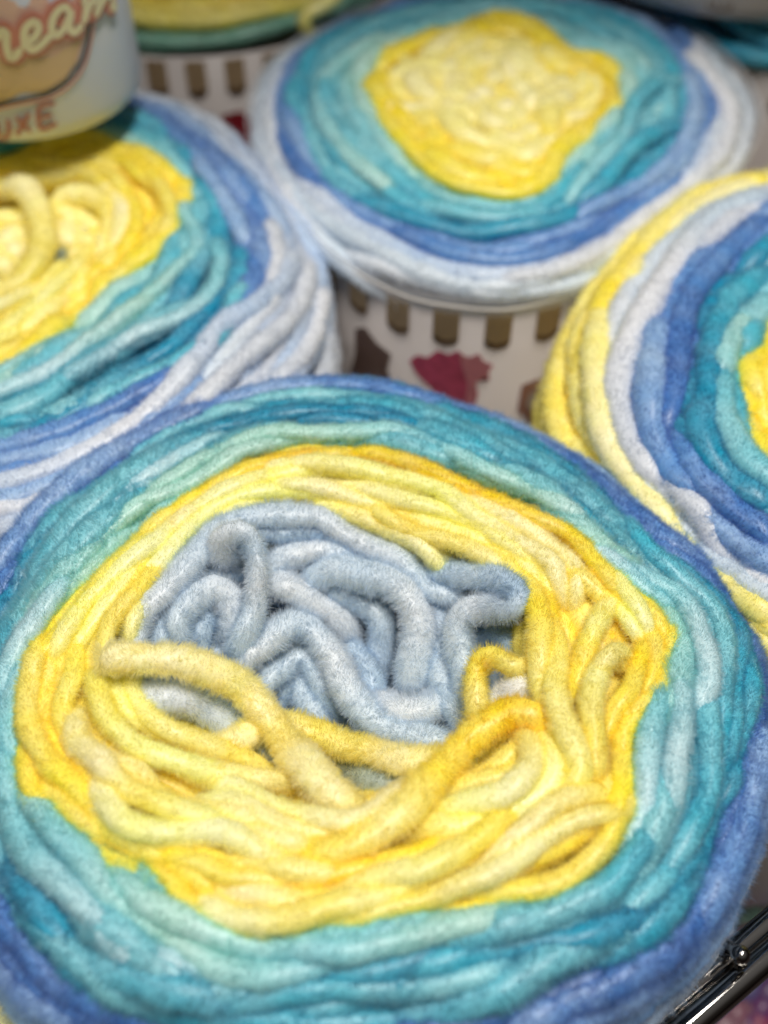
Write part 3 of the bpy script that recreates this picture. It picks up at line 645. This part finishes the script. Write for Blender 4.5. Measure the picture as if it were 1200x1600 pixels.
far.band(w, fy, fb, 'T Td', 4, r=0.0034, dz0=-0.004, inset=0.9, **SOFT)
far.trace(w, [('Tl T Tl Tl', 2.8, [(1060,130,2),(1020,135,5),(990,165,6),(975,210,5),(930,260,4),(890,310,2)]),
  ('Td T Td', 3.0, [(1060,200,2),(1010,215,4),(975,245,4),(940,290,3),(900,320,1)]),
  ('M Tl M', 3.4, [(1010,190,0),(1030,175,1),(1045,155,1)]), ('M Tl M', 3.2, [(600,60,1),(520,110,2),(500,170,2),(540,240,2),(610,300,1)])], **SOFT)
w.build('teal_winding', tF)
w = Yarn(); far.band(w, far.polar(np.array([[math.cos(t), math.sin(t)] for t in np.linspace(0, 6.2, 40)])*0.004), fy, 'Yc Yp Yc Yp Yp Y Y', 8, r=0.0036, zamp=0.0014, amp=1.8, **SOFT)
for k in range(7):
    a0 = rng.uniform(0, 6.28); q = rng.uniform(0.1, 0.75); x0 = 775+q*160*math.cos(a0); y0 = 175+q*95*math.sin(a0); a1 = rng.uniform(0, 6.28); P = []
    for j in range(5):
        P.append((x0, y0, 1.6*math.sin(j*math.pi/4)-0.5)); a1 += rng.uniform(-.4, .9); x0 += 34*math.cos(a1); y0 += 22*math.sin(a1)
    far.trace(w, [(['Yp Yc Yp', 'Ym Yp', 'Yc Yp Ym'][k % 3], 3.4, P)], **SOFT)
far.trace(w, [('Y Y Y', 3.1, [(590,110,0),(640,75,2),(720,50,2),(790,42,2),(850,62,2),(890,100,1)]), ('Y Y', 3.1, [(585,120,0),(598,180,2),(640,230,2),(690,275,2),(760,300,2),(830,300,1),(868,258,0)]),
  ('Y Yd Y', 3.0, [(880,100,1),(930,115,2),(955,150,2),(930,190,2),(880,220,1)])], **SOFT)
w.build('yellow_winding', tF)
slF = far.wall_mesh('paper_sleeve', -0.004, FLOOR+0.001, 0.0015, M_PAPER, tF)

def cyl_uv(cake, x, y, inset, lift=0.0):
    """angle and height where the sight line through pixel x, y meets the sleeve wall"""
    d = ray(x, y); best = None
    for t in np.linspace(0.12, 0.75, 2600):
        p = np.array([0, 0, CAM_H])+d*t; q = p[:2]-cake.c; th = math.atan2(q[1], q[0])
        if math.hypot(*q) <= cake.R(cake.out, th)-inset+lift: best = (th, p[2]); break
    return best
def wall_patch(cake, name, px, mat, parent, inset=0.0015, lift=0.0004, n=10):
    """flat print on the sleeve: polygon given in pixels, laid on the curved wall"""
    uv = [cyl_uv(cake, x, y, inset) for x, y in px]
    uv = np.array([u for u in uv if u is not None])
    return patch_uv(cake, name, uv, mat, parent, inset, lift)
def patch_uv(cake, name, uv, mat, parent, inset=0.0015, lift=0.0004):
    uv = uv.copy(); uv[:, 0] = np.unwrap(uv[:, 0])
    c = uv.mean(0); V = []; m = len(uv); K_ = 4
    for k in range(K_+1):
        for q in uv:
            u = c+(q-c)*k/K_ if k else c
            rr = cake.R(cake.out, u[0])-inset+lift
            V.append([cake.c[0]+rr*math.cos(u[0]), cake.c[1]+rr*math.sin(u[0]), u[1]])
    j = np.arange(m); Q = []
    for k in range(1, K_):
        Q.append(np.stack([k*m+j, k*m+(j+1) % m, (k+1)*m+(j+1) % m, (k+1)*m+j], 1))
    T = np.stack([j*0, m+(j+1) % m, m+j], 1)
    me = mesh_np(name, np.array(V), np.vstack(Q), T, smooth=False)
    return link(name, me, mat, parent)
def tab_uv(th, ztop, hw, hh):
    a = [(th-hw, ztop), (th-hw, ztop-hh*0.8)]
    for q in np.linspace(math.pi, 2*math.pi, 9)[1:-1]: a.append((th+hw*math.cos(q), ztop-hh*0.8+hh*0.2*math.sin(q)))
    a += [(th+hw, ztop-hh*0.8), (th+hw, ztop)]
    return np.array(a)
def tabs(cake, th_list, ztop, hw, hh, parent, inset=0.0015):
    for th in th_list:
        patch_uv(cake, 'printed_tab', tab_uv(th, ztop, hw, hh), M_TAB, parent, inset, 0.0004)
        patch_uv(cake, 'printed_tab_dark_foot', np.array([(th-hw, ztop-hh*.72), (th-hw*.8, ztop-hh*.88), (th, ztop-hh), (th+hw*.8, ztop-hh*.88), (th+hw, ztop-hh*.72), (th+hw*.7, ztop-hh*.8), (th, ztop-hh*.86), (th-hw*.7, ztop-hh*.8)]), M_TABD, parent, inset, 0.0006)  # darker brown band along the rounded bottom of the tab
# one tab every 72 px of the near wall, as in the photograph
u1 = cyl_uv(far, 697, 515, .0015)[0]; u2 = cyl_uv(far, 779, 515, .0015)[0]; pitch = u2-u1
tabs(far, [u1+pitch*k for k in range(-7, 9)], far.z0-0.0046, pitch*0.255, 0.0125, slF)
th = np.linspace(0, 2*math.pi, 181); rr = far.R(far.out, th)-0.0013
def wire_mesh(P, r, m=8):
    X = np.asarray(P); d = np.gradient(X, axis=0); T = d/np.linalg.norm(d, axis=1)[:, None]
    N = np.array([0, 0, 1.0])-(T@np.array([0, 0, 1.0]))[:, None]*T
    if np.linalg.norm(N, axis=1).min() < 0.2: N = np.array([0, 1.0, 0])-(T@np.array([0, 1.0, 0]))[:, None]*T
    N /= np.linalg.norm(N, axis=1)[:, None]; B = np.cross(T, N)
    ph = np.linspace(0, 2*math.pi, m, endpoint=False)
    rr = np.broadcast_to(np.asarray(r), (len(X),))
    V = (X[:, None]+(N[:, None]*np.cos(ph)[None, :, None]+B[:, None]*np.sin(ph)[None, :, None])*rr[:, None, None]).reshape(-1, 3)
    n = len(X); i = np.arange(n-1)[:, None]; j = np.arange(m)[None]
    Q = np.stack([i*m+j, i*m+(j+1) % m, (i+1)*m+(j+1) % m, (i+1)*m+j], -1).reshape(-1, 4)
    V = np.vstack([V, X[0], X[-1]]); jj = np.arange(m)
    T_ = np.vstack([np.stack([np.full(m, n*m), (jj+1) % m, jj], 1), np.stack([np.full(m, n*m+1), (n-1)*m+jj, (n-1)*m+(jj+1) % m], 1)])
    return mesh_np('wire', V, Q, T_)
link('cut_edge', wire_mesh(np.stack([far.c[0]+rr*np.cos(th), far.c[1]+rr*np.sin(th), np.full(181, far.z0-0.0035)], 1), 0.0004), M_EDGE, slF)
mf_, n_, l_, p_ = new_mat('clear_film')
p_.inputs['Base Color'].default_value = (0.9, 0.92, 0.95, 1); p_.inputs['Roughness'].default_value = 0.12
t_ = n_.new('ShaderNodeBsdfTransparent'); x_ = n_.new('ShaderNodeMixShader'); lw_ = n_.new('ShaderNodeLayerWeight'); lw_.inputs['Blend'].default_value = 0.25
mm_ = n_.new('ShaderNodeMapRange'); mm_.inputs['To Min'].default_value = 0.08; mm_.inputs['To Max'].default_value = 0.6
l_.new(lw_.outputs['Facing'], mm_.inputs['Value']); l_.new(mm_.outputs[0], x_.inputs[0]); l_.new(t_.outputs[0], x_.inputs[1]); l_.new(p_.outputs[0], x_.inputs[2]); l_.new(x_.outputs[0], n_['Material Output'].inputs['Surface'])
far.wall_mesh('clear_cup_rim', 0.0015, -0.0035, -0.0020, mf_, tF, thick=0.0005)
wall_patch(far, 'pink_yarn_picture', [(640,562),(652,553),(668,557),(684,546),(702,552),(716,546),(732,560),(728,572),(744,582),(732,596),(738,612),(730,628),(741,645),(733,662),(708,654),(690,660),(680,640),(686,622),(674,604),(662,594),(650,580)], M_PINK, slF)
wall_patch(far, 'rose_yarn_picture', [(718,550),(734,556),(748,550),(756,562),(771,568),(763,580),(766,592),(750,590),(742,598),(748,615),(740,632),(745,650),(736,658),(728,620),(731,596),(722,570)], M_PINKD, slF, lift=0.0006)
wall_patch(far, 'dark_picture', [(556,512),(572,510),(590,535),(612,552),(606,575),(614,600),(596,612),(575,602),(560,610),(548,580),(556,550)], M_BROWNP, slF)
wall_patch(far, 'yarn_ball_picture', [(815,600),(840,590),(860,600),(860,650),(830,660),(808,640)], M_ROSEP, slF)
wall_patch(far, 'yarn_ball_hollow', [(828,612),(843,606),(850,620),(846,640),(832,642),(822,630)], M_PAPER, slF, lift=0.0006)

# ---- the right cake ----------------------------------------------------
R_out = [(1200,262),(1130,282),(1060,312),(990,365),(945,425),(905,470),(872,530),(852,600),(858,660),(885,710),(940,765),(1010,825),(1080,885),(1140,945),(1200,1030),(1300,1080),(1430,1090),(1560,1040),(1700,900),(1760,740),(1740,560),(1660,400),(1520,300),(1350,255)]
R_yo = [(1200,292),(1150,312),(1060,360),(1000,425),(955,500),(942,560),(945,640),(965,700),(1015,765),(1065,838),(1130,900),(1200,958),(1330,1000),(1500,960),(1620,850),(1680,720),(1650,560),(1560,400),(1400,310)]
R_wh = [(1200,325),(1120,385),(1065,440),(1020,505),(1005,560),(985,640),(1000,700),(1040,760),(1100,810),(1145,850),(1200,892),(1330,930),(1480,900),(1580,800),(1630,700),(1600,560),(1500,410),(1350,330)]
R_bl = [(1200,378),(1150,430),(1110,470),(1098,540),(1085,600),(1065,680),(1100,740),(1140,775),(1200,825),(1320,860),(1440,830),(1530,760),(1560,660),(1530,540),(1440,420),(1320,360)]
R_te = [(1200,508),(1165,555),(1142,600),(1155,660),(1180,700),(1205,725),(1300,750),(1400,720),(1450,640),(1430,540),(1340,480),(1260,480)]
right = Cake((1300, 620), R_out, 0.0, [(0,.006),(.3,.009),(.5,.010),(.7,.009),(.85,.005),(.93,.001),(1.0,-.004),(1.2,-.02)])
ry, rw, rb, rt = [right.border(q) for q in (R_yo, R_wh, R_bl, R_te)]
tR = empty('yarn_cake', (right.c[0], right.c[1], FLOOR), 'right yarn cake with pale yellow outermost strands, then white, dark blue and teal', 'yarn', 'striped yarn cakes on the shelf')
right.plug(tR, bottom=FLOOR+0.002, bands=[(rt, 'Y'), (rb, 'T'), (rw, 'Bd'), (ry, 'W'), (0, 'Ym')])
w = Yarn(); right.band(w, ry, right.out*0.975, 'Yc Ym Yp Ym', 3, r=0.0030, zamp=0.0008, amp=0.6, **MID)
right.side(w, [-0.008, -0.015, -0.022, -0.029, -0.036, -0.043], 'Yp Yc Ym Yp Yc Ym Yp Yc Yp Ym', r=0.0037, **MID)
right.trace(w, [('Y Yp Y Ym', 3.6, [(1190,285,1),(1110,300,2),(1040,350,2.5),(990,410,2.5),(945,470,2),(925,530,1),(905,600,0)]),
  ('Yp Yp Yc Yp Yo', 3.8, [(940,490,1),(930,560,2.5),(935,630,3),(950,690,3),(985,745,3),(1030,800,3),(1075,860,2.5),(1130,905,2),(1200,965,1.5)]),
  ('Ym Yp Ym', 3.7, [(915,500,-2),(885,560,-1),(870,620,-1),(885,680,-1),(930,730,-1)]),
  ('Yo Yc Yo', 3.4, [(1020,820,0),(1080,875,1),(1140,935,1),(1200,1010,1)])], **MID)
w.build('pale_yellow_winding', tR)
w = Yarn(); right.band(w, rw, ry, 'W Wg W G W', 3, r=0.0029, zamp=0.0008, amp=0.7, **MID)
right.trace(w, [('G G W W Wg W', 3.7, [(1195,310,1),(1110,345,2),(1050,420,2.5),(1010,480,2.5),(975,550,2.5),(965,620,2.5),(985,690,2.5),(1020,740,2),(1055,770,0)]),
  ('Wg Wg W', 3.6, [(1010,740,0),(1060,765,2),(1100,805,2.5),(1125,850,1),(1150,890,0)])], **MID)
w.build('white_winding', tR)
w = Yarn(); right.band(w, rb, rw, 'Bd B B Bl B', 4, r=0.0029, zamp=0.0010, amp=0.8, **MID)
right.trace(w, [('Bd B Bd Bd', 3.5, [(1190,350,1),(1130,400,2),(1080,460,2.5),(1060,530,2),(1055,600,2),(1040,670,1)]),
  ('B Bl B B', 3.9, [(1030,510,1),(1020,560,2.5),(1015,620,2.5),(1020,680,2.5),(1050,735,2),(1100,780,1)]),
  ('Bd B Bd B', 3.7, [(1060,680,1),(1090,740,2.5),(1140,790,2.5),(1200,840,2)])], **MID)
w.build('blue_winding', tR)
w = Yarn(); right.band(w, rt, rb, 'Tl T Tl T Td Td', 5, r=0.0029, zamp=0.0012, amp=0.8, **MID)
right.trace(w, [('Td T Td Td Td', 3.8, [(1200,430,1),(1140,470,2),(1115,540,2.5),(1105,610,2.5),(1095,680,2.5),(1140,750,2),(1200,790,1)]),
  ('M Tl', 3.6, [(1165,500,1),(1135,540,3),(1125,590,2)]),
  ('T Tl T', 3.6, [(1125,590,1),(1128,640,2.5),(1155,700,2.5),(1190,740,2),(1230,770,1)])], **MID)
w.build('teal_winding', tR)
w = Yarn(); right.band(w, zero*6, rt, 'Yp Ym Y Y', 8, r=0.0029, zamp=0.0012, amp=0.9, **MID)
w.build('yellow_winding', tR)
right.wall_mesh('paper_sleeve', -0.046, FLOOR+0.001, 0.004, M_PAPER, tR)

K.update(Gn=srgb(50, 92, 72), Gm=srgb(112, 168, 146), Pk=srgb(150, 40, 90), Pm=srgb(140, 100, 114), Pu=srgb(92, 60, 110))
# ---- the cakes half out of the frame ----------------------------------
class RoundCake(Cake):
    def __init__(self, c, R, z0, prof):
        self.c = np.array(c, float); self.z0 = z0; self.prof = np.array(prof); self.out = np.full(361, R)
PROF = [(0,.004),(.5,.006),(.8,.004),(.93,.0),(1.0,-.004),(1.2,-.02)]
def circ_tab(R): return np.full(361, R)
def circle2(p, q, R, z):
    '''centre of the circle of radius R through two points of the plane z, lying beyond them'''
    a, b = at(*p, z)[:2], at(*q, z)[:2]; mid = (a+b)/2; hv = np.linalg.norm(b-a)/2
    nv = np.array([-(b-a)[1], (b-a)[0]]); nv /= np.linalg.norm(nv); nv = nv if nv[1] > 0 else -nv
    return mid+nv*math.sqrt(R*R-hv*hv)


# cake behind to the left of the far one: olive yellow with a teal rim, tabs on the sleeve
pB = at(270, 80, -0.002)
back = RoundCake((pB[0]+0.002, pB[1]+0.080), 0.080, 0.0, PROF)
tB = empty('yarn_cake', (back.c[0], back.c[1], FLOOR), 'shaded yarn cake at the top with a thin green rim around olive yellow winding', 'yarn', 'striped yarn cakes on the shelf')
back.plug(tB, bottom=FLOOR+0.002)
w = Yarn(); back.band(w, circ_tab(0.071), circ_tab(0.077), 'Gm', 1, r=0.0030, **SOFT); w.build('green_winding', tB)
w = Yarn(); back.band(w, circ_tab(0.030), circ_tab(0.071), 'Yc Yo Y Yo Yo', 7, r=0.0036, **SOFT); w.build('yellow_winding', tB)
TAIL = [(530,-12),(508,6),(486,18),(474,32),(480,48)]
def on_wall(cake, x, y, inset):
    u = cyl_uv(cake, x, y, inset)
    rr = float(cake.R(cake.out, u[0]))-inset
    return np.array([cake.c[0]+rr*math.cos(u[0]), cake.c[1]+rr*math.sin(u[0]), u[1]])
w = Yarn(); w.strand([on_wall(back, x, y, -0.003) for x, y in TAIL], cols('Yp Yp Ym'), r=0.0024, **SOFT); w.build('loose_strand', tB)
sB = back.wall_mesh('paper_sleeve', -0.005, FLOOR+0.001, 0.0015, M_PAPER, tB)
ua = cyl_uv(back, 305, 105, .0015)[0]; ub = cyl_uv(back, 365, 92, .0015)[0]; pt = ub-ua
tabs(back, [ua+pt*k for k in range(-6, 8)], -0.0062, pt*0.26, 0.0135, sB)
wall_patch(back, 'red_yarn_picture', [(345,180),(375,172),(395,185),(392,230),(360,235),(345,210)], M_REDP, sB)

# cake behind to the right: teal, with a white tub standing on it
pP = at(1200, 92, -0.002)
backr = RoundCake(circle2((1025,25),(1200,95),0.082,-0.002), 0.082, 0.0, PROF)
tP = empty('yarn_cake', (backr.c[0], backr.c[1], FLOOR), 'dark teal yarn cake in the top right corner under a white tub', 'yarn', 'striped yarn cakes on the shelf')
backr.plug(tP, bottom=FLOOR+0.002)
w = Yarn(); backr.band(w, circ_tab(0.045), circ_tab(0.080), 'T Tl T Td T', 6, r=0.0034, **SOFT); w.build('teal_winding', tP)
sP = backr.wall_mesh('paper_sleeve', -0.005, FLOOR+0.001, 0.0015, M_PAPER, tP)
tabs(backr, [-1.57-0.62+0.22*k for k in range(-4, 9)], -0.0062, 0.055, 0.0135, sP)

def tub(name_label, cat, c, R, zb, zt, mat, group=None):
    t = empty('paper_tub', (c[0], c[1], zb), name_label, cat, group)
    n = 128; th = np.linspace(0, 2*math.pi, n, endpoint=False); V = []
    prof = [(0.001, zb), (R-0.006, zb), (R-0.0025, zb+0.0008), (R-0.0008, zb+0.0025), (R, zb+0.006), (R, zt), (R-0.0012, zt), (R-0.0012, zt-0.02)]
    for r_, z in prof: V.append(np.stack([c[0]+r_*np.cos(th), c[1]+r_*np.sin(th), np.full(n, z)], 1))
    V = np.vstack(V); j = np.arange(n); Q = []
    for a in range(len(prof)-1): Q.append(np.stack([a*n+j, a*n+(j+1) % n, (a+1)*n+(j+1) % n, (a+1)*n+j], 1))
    body = link('paper_wall', mesh_np('paper_wall', V, np.vstack(Q), None), mat, t)
    return t, body
cW = circle2((990,8),(1190,42),0.072,0.0075)
tubR, tubRb = tub('white paper tub with a small grey mark, cut off by the top right corner', 'tub', cW, 0.072, 0.0075, 0.10, M_PAPER)
cylW = RoundCake(cW, 0.072, 0, PROF)
def ribbon(cake, px, wmm, mat, name, parent, lift=0.0005, closed=False):
    """printed stroke on the wall of a tub, laid from pixel points"""
    uv = [cyl_uv(cake, x, y, 0.0) for x, y in px]
    uv = np.array([u for u in uv if u is not None])
    if len(uv) < 2: return None
    return ribbon_uv(cake, uv, wmm, mat, name, parent, lift)
def ribbon_uv(cake, uv, wmm, mat, name, parent, lift):
    R = cake.out[0]; uv = uv.copy(); uv[:, 0] = np.unwrap(uv[:, 0])
    P = catmull(np.stack([uv[:, 0]*R, uv[:, 1], uv[:, 1]*0], 1), 0.0006)[:, :2]
    d = np.gradient(P, axis=0); d /= np.maximum(np.linalg.norm(d, axis=1), 1e-9)[:, None]; nrm = np.stack([-d[:, 1], d[:, 0]], 1)
    hw = wmm*1e-3/2; n = len(P); rows = []
    # round ends
    s0 = np.concatenate([[0], np.cumsum(np.linalg.norm(np.diff(P, axis=0), axis=1))]); e = np.minimum(s0, s0[-1]-s0)
    ww = hw*np.sqrt(np.clip(1-(1-np.clip(e/hw, 0, 1))**2, 0.02, 1))
    V = []
    for sgn in (-1, 0, 1):
        Q_ = P+nrm*(ww*sgn)[:, None]; a = Q_[:, 0]/R
        V.append(np.stack([cake.c[0]+(R+lift)*np.cos(a), cake.c[1]+(R+lift)*np.sin(a), Q_[:, 1]], 1))
    V = np.vstack(V); i = np.arange(n-1); Q = np.vstack([np.stack([k*n+i, k*n+i+1, (k+1)*n+i+1, (k+1)*n+i], 1) for k in (0, 1)])
    return link(name, mesh_np(name, V, Q, None), mat, parent)
for seg in ([(1108,0),(1110,12),(1140,14),(1144,2)], [(1118,10),(1120,0)], [(1134,11),(1132,1)]):
    ribbon(cylW, seg, 0.7, M_TABD, 'grey_mark', tubRb)

# the tub at the top left with the lettering
RT = 0.078; ZT = 0.014
RT = 0.031; ZT = 0.0175
T_ = at(225, 126, ZT)[:2]; u_ = T_/np.linalg.norm(T_); cc = T_+RT*np.array([-u_[1], u_[0]])
tubL, tubLb = tub('pale tub with script lettering over an orange brown bowl picture', 'tub', cc, RT, ZT, 0.125, sp('pale_tub_paper', 206, 208, 216, rough=0.32, noise=0.03, scale=12))
cylL = RoundCake(cc, RT, 0, PROF)
def pic(px, mat, name, lift): 
    uv = np.array([u for u in [cyl_uv(cylL, x, y, 0.0) for x, y in px] if u is not None])
    return patch_uv(cylL, name, uv, mat, tubLb, 0.0, lift)
pic([(-60,-60),(60,-60),(148,-60),(140,10),(133,55),(120,95),(100,125),(70,143),(0,160),(-60,170)], M_ORANGE, 'bowl_picture', 0.0003)
pic([(-60,85),(0,80),(60,68),(124,60),(116,95),(98,122),(70,140),(0,157),(-60,167)], M_OLIVE, 'bowl_picture_base', 0.0005)
ribbon(cylL, [(146,-40),(142,0),(136,50),(124,95),(104,125),(75,143),(30,155),(0,162),(-50,172)], 0.9, M_LINE, 'bowl_outline', tubLb, 0.0008)
ribbon(cylL, [(150,-40),(147,10),(141,55),(129,100),(108,131),(80,149),(30,161),(0,168),(-50,178)], 0.6, M_SALMON, 'bowl_outline_inner', tubLb, 0.0007)
script = [
 [(-8,60),(2,44),(10,48),(10,66),(16,86),(24,84),(32,70)],
 [(32,70),(52,54),(58,38),(50,30),(38,42),(38,62),(48,74),(62,66),(78,48)],
 [(106,14),(94,8),(80,24),(78,44),(86,52),(98,38),(106,16),(104,38),(112,48),(124,34)],
 [(122,4),(128,-4),(128,16),(126,30),(134,8),(146,-8),(148,4),(144,20),(154,0),(166,-12),(170,-4),(168,10),(176,8)],
]
for st in script: ribbon(cylL, st, 4.6, M_SALMON, 'letter_outline', tubLb, 0.0010)
for st in script: ribbon(cylL, st, 2.0, M_LETTER, 'script_letter', tubLb, 0.0014)
block = [[(-12,190),(-8,206),(0,210),(6,202),(3,184)], [(14,184),(38,206)], [(34,180),(16,210)],
         [(68,160),(48,168),(52,198),(72,190)], [(50,183),(66,177)]]
block = [[(-4,186),(-2,206),(6,213),(15,206),(14,182)], [(24,179),(49,204)], [(46,173),(27,209)],
         [(86,158),(61,166),(64,198),(89,189)], [(62,182),(82,176)]]
for st in block: ribbon(cylL, st, 1.25, M_MAUVE, 'block_letter', tubLb, 0.0010)
# cake in front at the bottom left corner, lower than the large one
pq = at(4, 1585, -0.030)
corner = RoundCake((pq[0]-0.062, pq[1]-0.045), 0.077, -0.028, PROF)
tC = empty('yarn_cake', (corner.c[0], corner.c[1], FLOOR), 'cream and mint yarn cake just showing in the bottom left corner', 'yarn', 'striped yarn cakes on the shelf')
corner.plug(tC, bottom=FLOOR+0.002)
w = Yarn(); corner.band(w, circ_tab(0.064), circ_tab(0.076), 'Yc Yc', 2, r=0.0034, **SOFT); w.build('cream_winding', tC)
w = Yarn(); corner.band(w, circ_tab(0.030), circ_tab(0.064), 'Yc M M', 5, r=0.0036, **SOFT); w.build('mint_winding', tC)

# ---- chrome rack at the lower right ------------------------------------
rack = empty('chrome_rack', at(1150, 1520, -0.022), 'chrome wire rack rail with two parallel rods beside the large yarn cake', 'rack')
def rod(x0, y0, x1, y1, z0_, z1_, r, name):
    P = np.linspace(at(x0, y0, z0_), at(x1, y1, z1_), 24); return link(name, wire_mesh(P, r, 32), M_CHROME, rack)
rod(912, 1690, 1370, 1299, -0.024, -0.024, 0.0024, 'rail_rod')
rod(970, 1694, 1380, 1341, -0.0215, -0.0215, 0.0025, 'rail_rod')
rod(1105, 1462, 1157, 1492, -0.027, -0.0175, 0.0013, 'cross_wire')
rod(1260, 1225, 1120, 1290, -0.045, -0.045, 0.0022, 'cross_wire')
n = 20
th = np.linspace(0, math.pi, n); cb_ = at(1157, 1492, -0.0155); cen = []
P = np.array([cb_+np.array([0, 0, -math.cos(t)])*0.0017 for t in th]); me = None
u, v = np.meshgrid(np.linspace(0, math.pi, 16), np.linspace(0, 2*math.pi, 24, endpoint=False), indexing='ij')
V = np.stack([np.sin(u)*np.cos(v), np.sin(u)*np.sin(v), np.cos(u)], -1).reshape(-1, 3)*0.0017+cb_
i, j = np.meshgrid(np.arange(15), np.arange(24), indexing='ij')
Q = np.stack([i*24+j, i*24+(j+1) % 24, (i+1)*24+(j+1) % 24, (i+1)*24+j], -1).reshape(-1, 4)
link('weld_bead', mesh_np('weld_bead', V, Q, None), M_CHROME, rack)

# coloured yarn on the lower shelf, seen out of focus through the rack
def low_cake(x, y, z, R, c1, c2, label):
    p = at(x, y, z); q = RoundCake(p[:2], R, z, PROF)
    t = empty('yarn_cake', (p[0], p[1], z-0.05), label, 'yarn', 'yarn cakes on the shelf below')
    q.plug(t, bottom=z-0.05, depth=0.008)
    w = Yarn(); q.band(w, circ_tab(R*0.5), circ_tab(R*0.97), c1, 4, r=0.004, arcs=False, dens=0.8, width=0.0004, pile=0.0016, step=0.004); q.side(w, [-0.008, -0.016, -0.024, -0.032, -0.040], c1, r=0.0045, dens=0.8, width=0.0004, step=0.004); w.build('outer_winding', t)
    w = Yarn(); q.band(w, circ_tab(R*0.06), circ_tab(R*0.5), c2, 4, r=0.004, arcs=False, dens=0.8, width=0.0004, pile=0.0016, step=0.004); w.build('inner_strands', t)
LOW = -0.175
low_cake(1175, 1395, LOW, 0.030, 'Gn Gm Gn', 'Pm Gm', 'blurred green yarn cake on the lower shelf above the chrome rail')
low_cake(1105, 1545, LOW, 0.028, 'Pk Pm Pk', 'Pk Pm', 'blurred pink yarn cake partly behind the chrome rail weld')
low_cake(1215, 1640, LOW, 0.030, 'Pu Bd Pu', 'Pk Pu', 'blurred purple yarn cake on the lower shelf below the chrome rail')

def plane(name, x0, x1, y0, y1, z, mat):
    V = np.array([(x0, y0, z), (x1, y0, z), (x1, y1, z), (x0, y1, z)]); o = link(name, mesh_np(name, V, np.array([[0, 1, 2, 3]]), None, smooth=False), mat); o['kind'] = 'structure'; return o
# the shelf carrying the cakes, open to the right of the rail; the lower shelf below it
def slab(name, poly, z1, z0_, mat):
    n = len(poly); V = [(x, y, z1) for x, y in poly]+[(x, y, z0_) for x, y in poly]
    me = bpy.data.meshes.new(name); me.from_pydata(V, [], [list(range(n)), list(range(2*n-1, n-1, -1))]+[[i, n+i, n+(i+1) % n, (i+1) % n] for i in range(n)]); me.update()
    o = link(name, me, mat); o['kind'] = 'structure'; return o
slab('shelf', [(-1.2, -0.4), (0.02, -0.4), (0.075, 0.08), (0.11, 0.16), (1.2, 0.16), (1.2, 1.6), (-1.2, 1.6)], FLOOR, FLOOR-0.008, M_SHELF)
slab('lower_shelf', [(-1.2, -0.4), (1.2, -0.4), (1.2, 1.6), (-1.2, 1.6)], LOW-0.05, LOW-0.056, M_SHELF)

# the next shelf up, over the back row: it keeps the light off the cakes behind
slab('upper_shelf', [(-1.2, 0.322), (1.2, 0.322), (1.2, 1.2), (-1.2, 1.2)], 0.268, 0.26, M_SHELF)
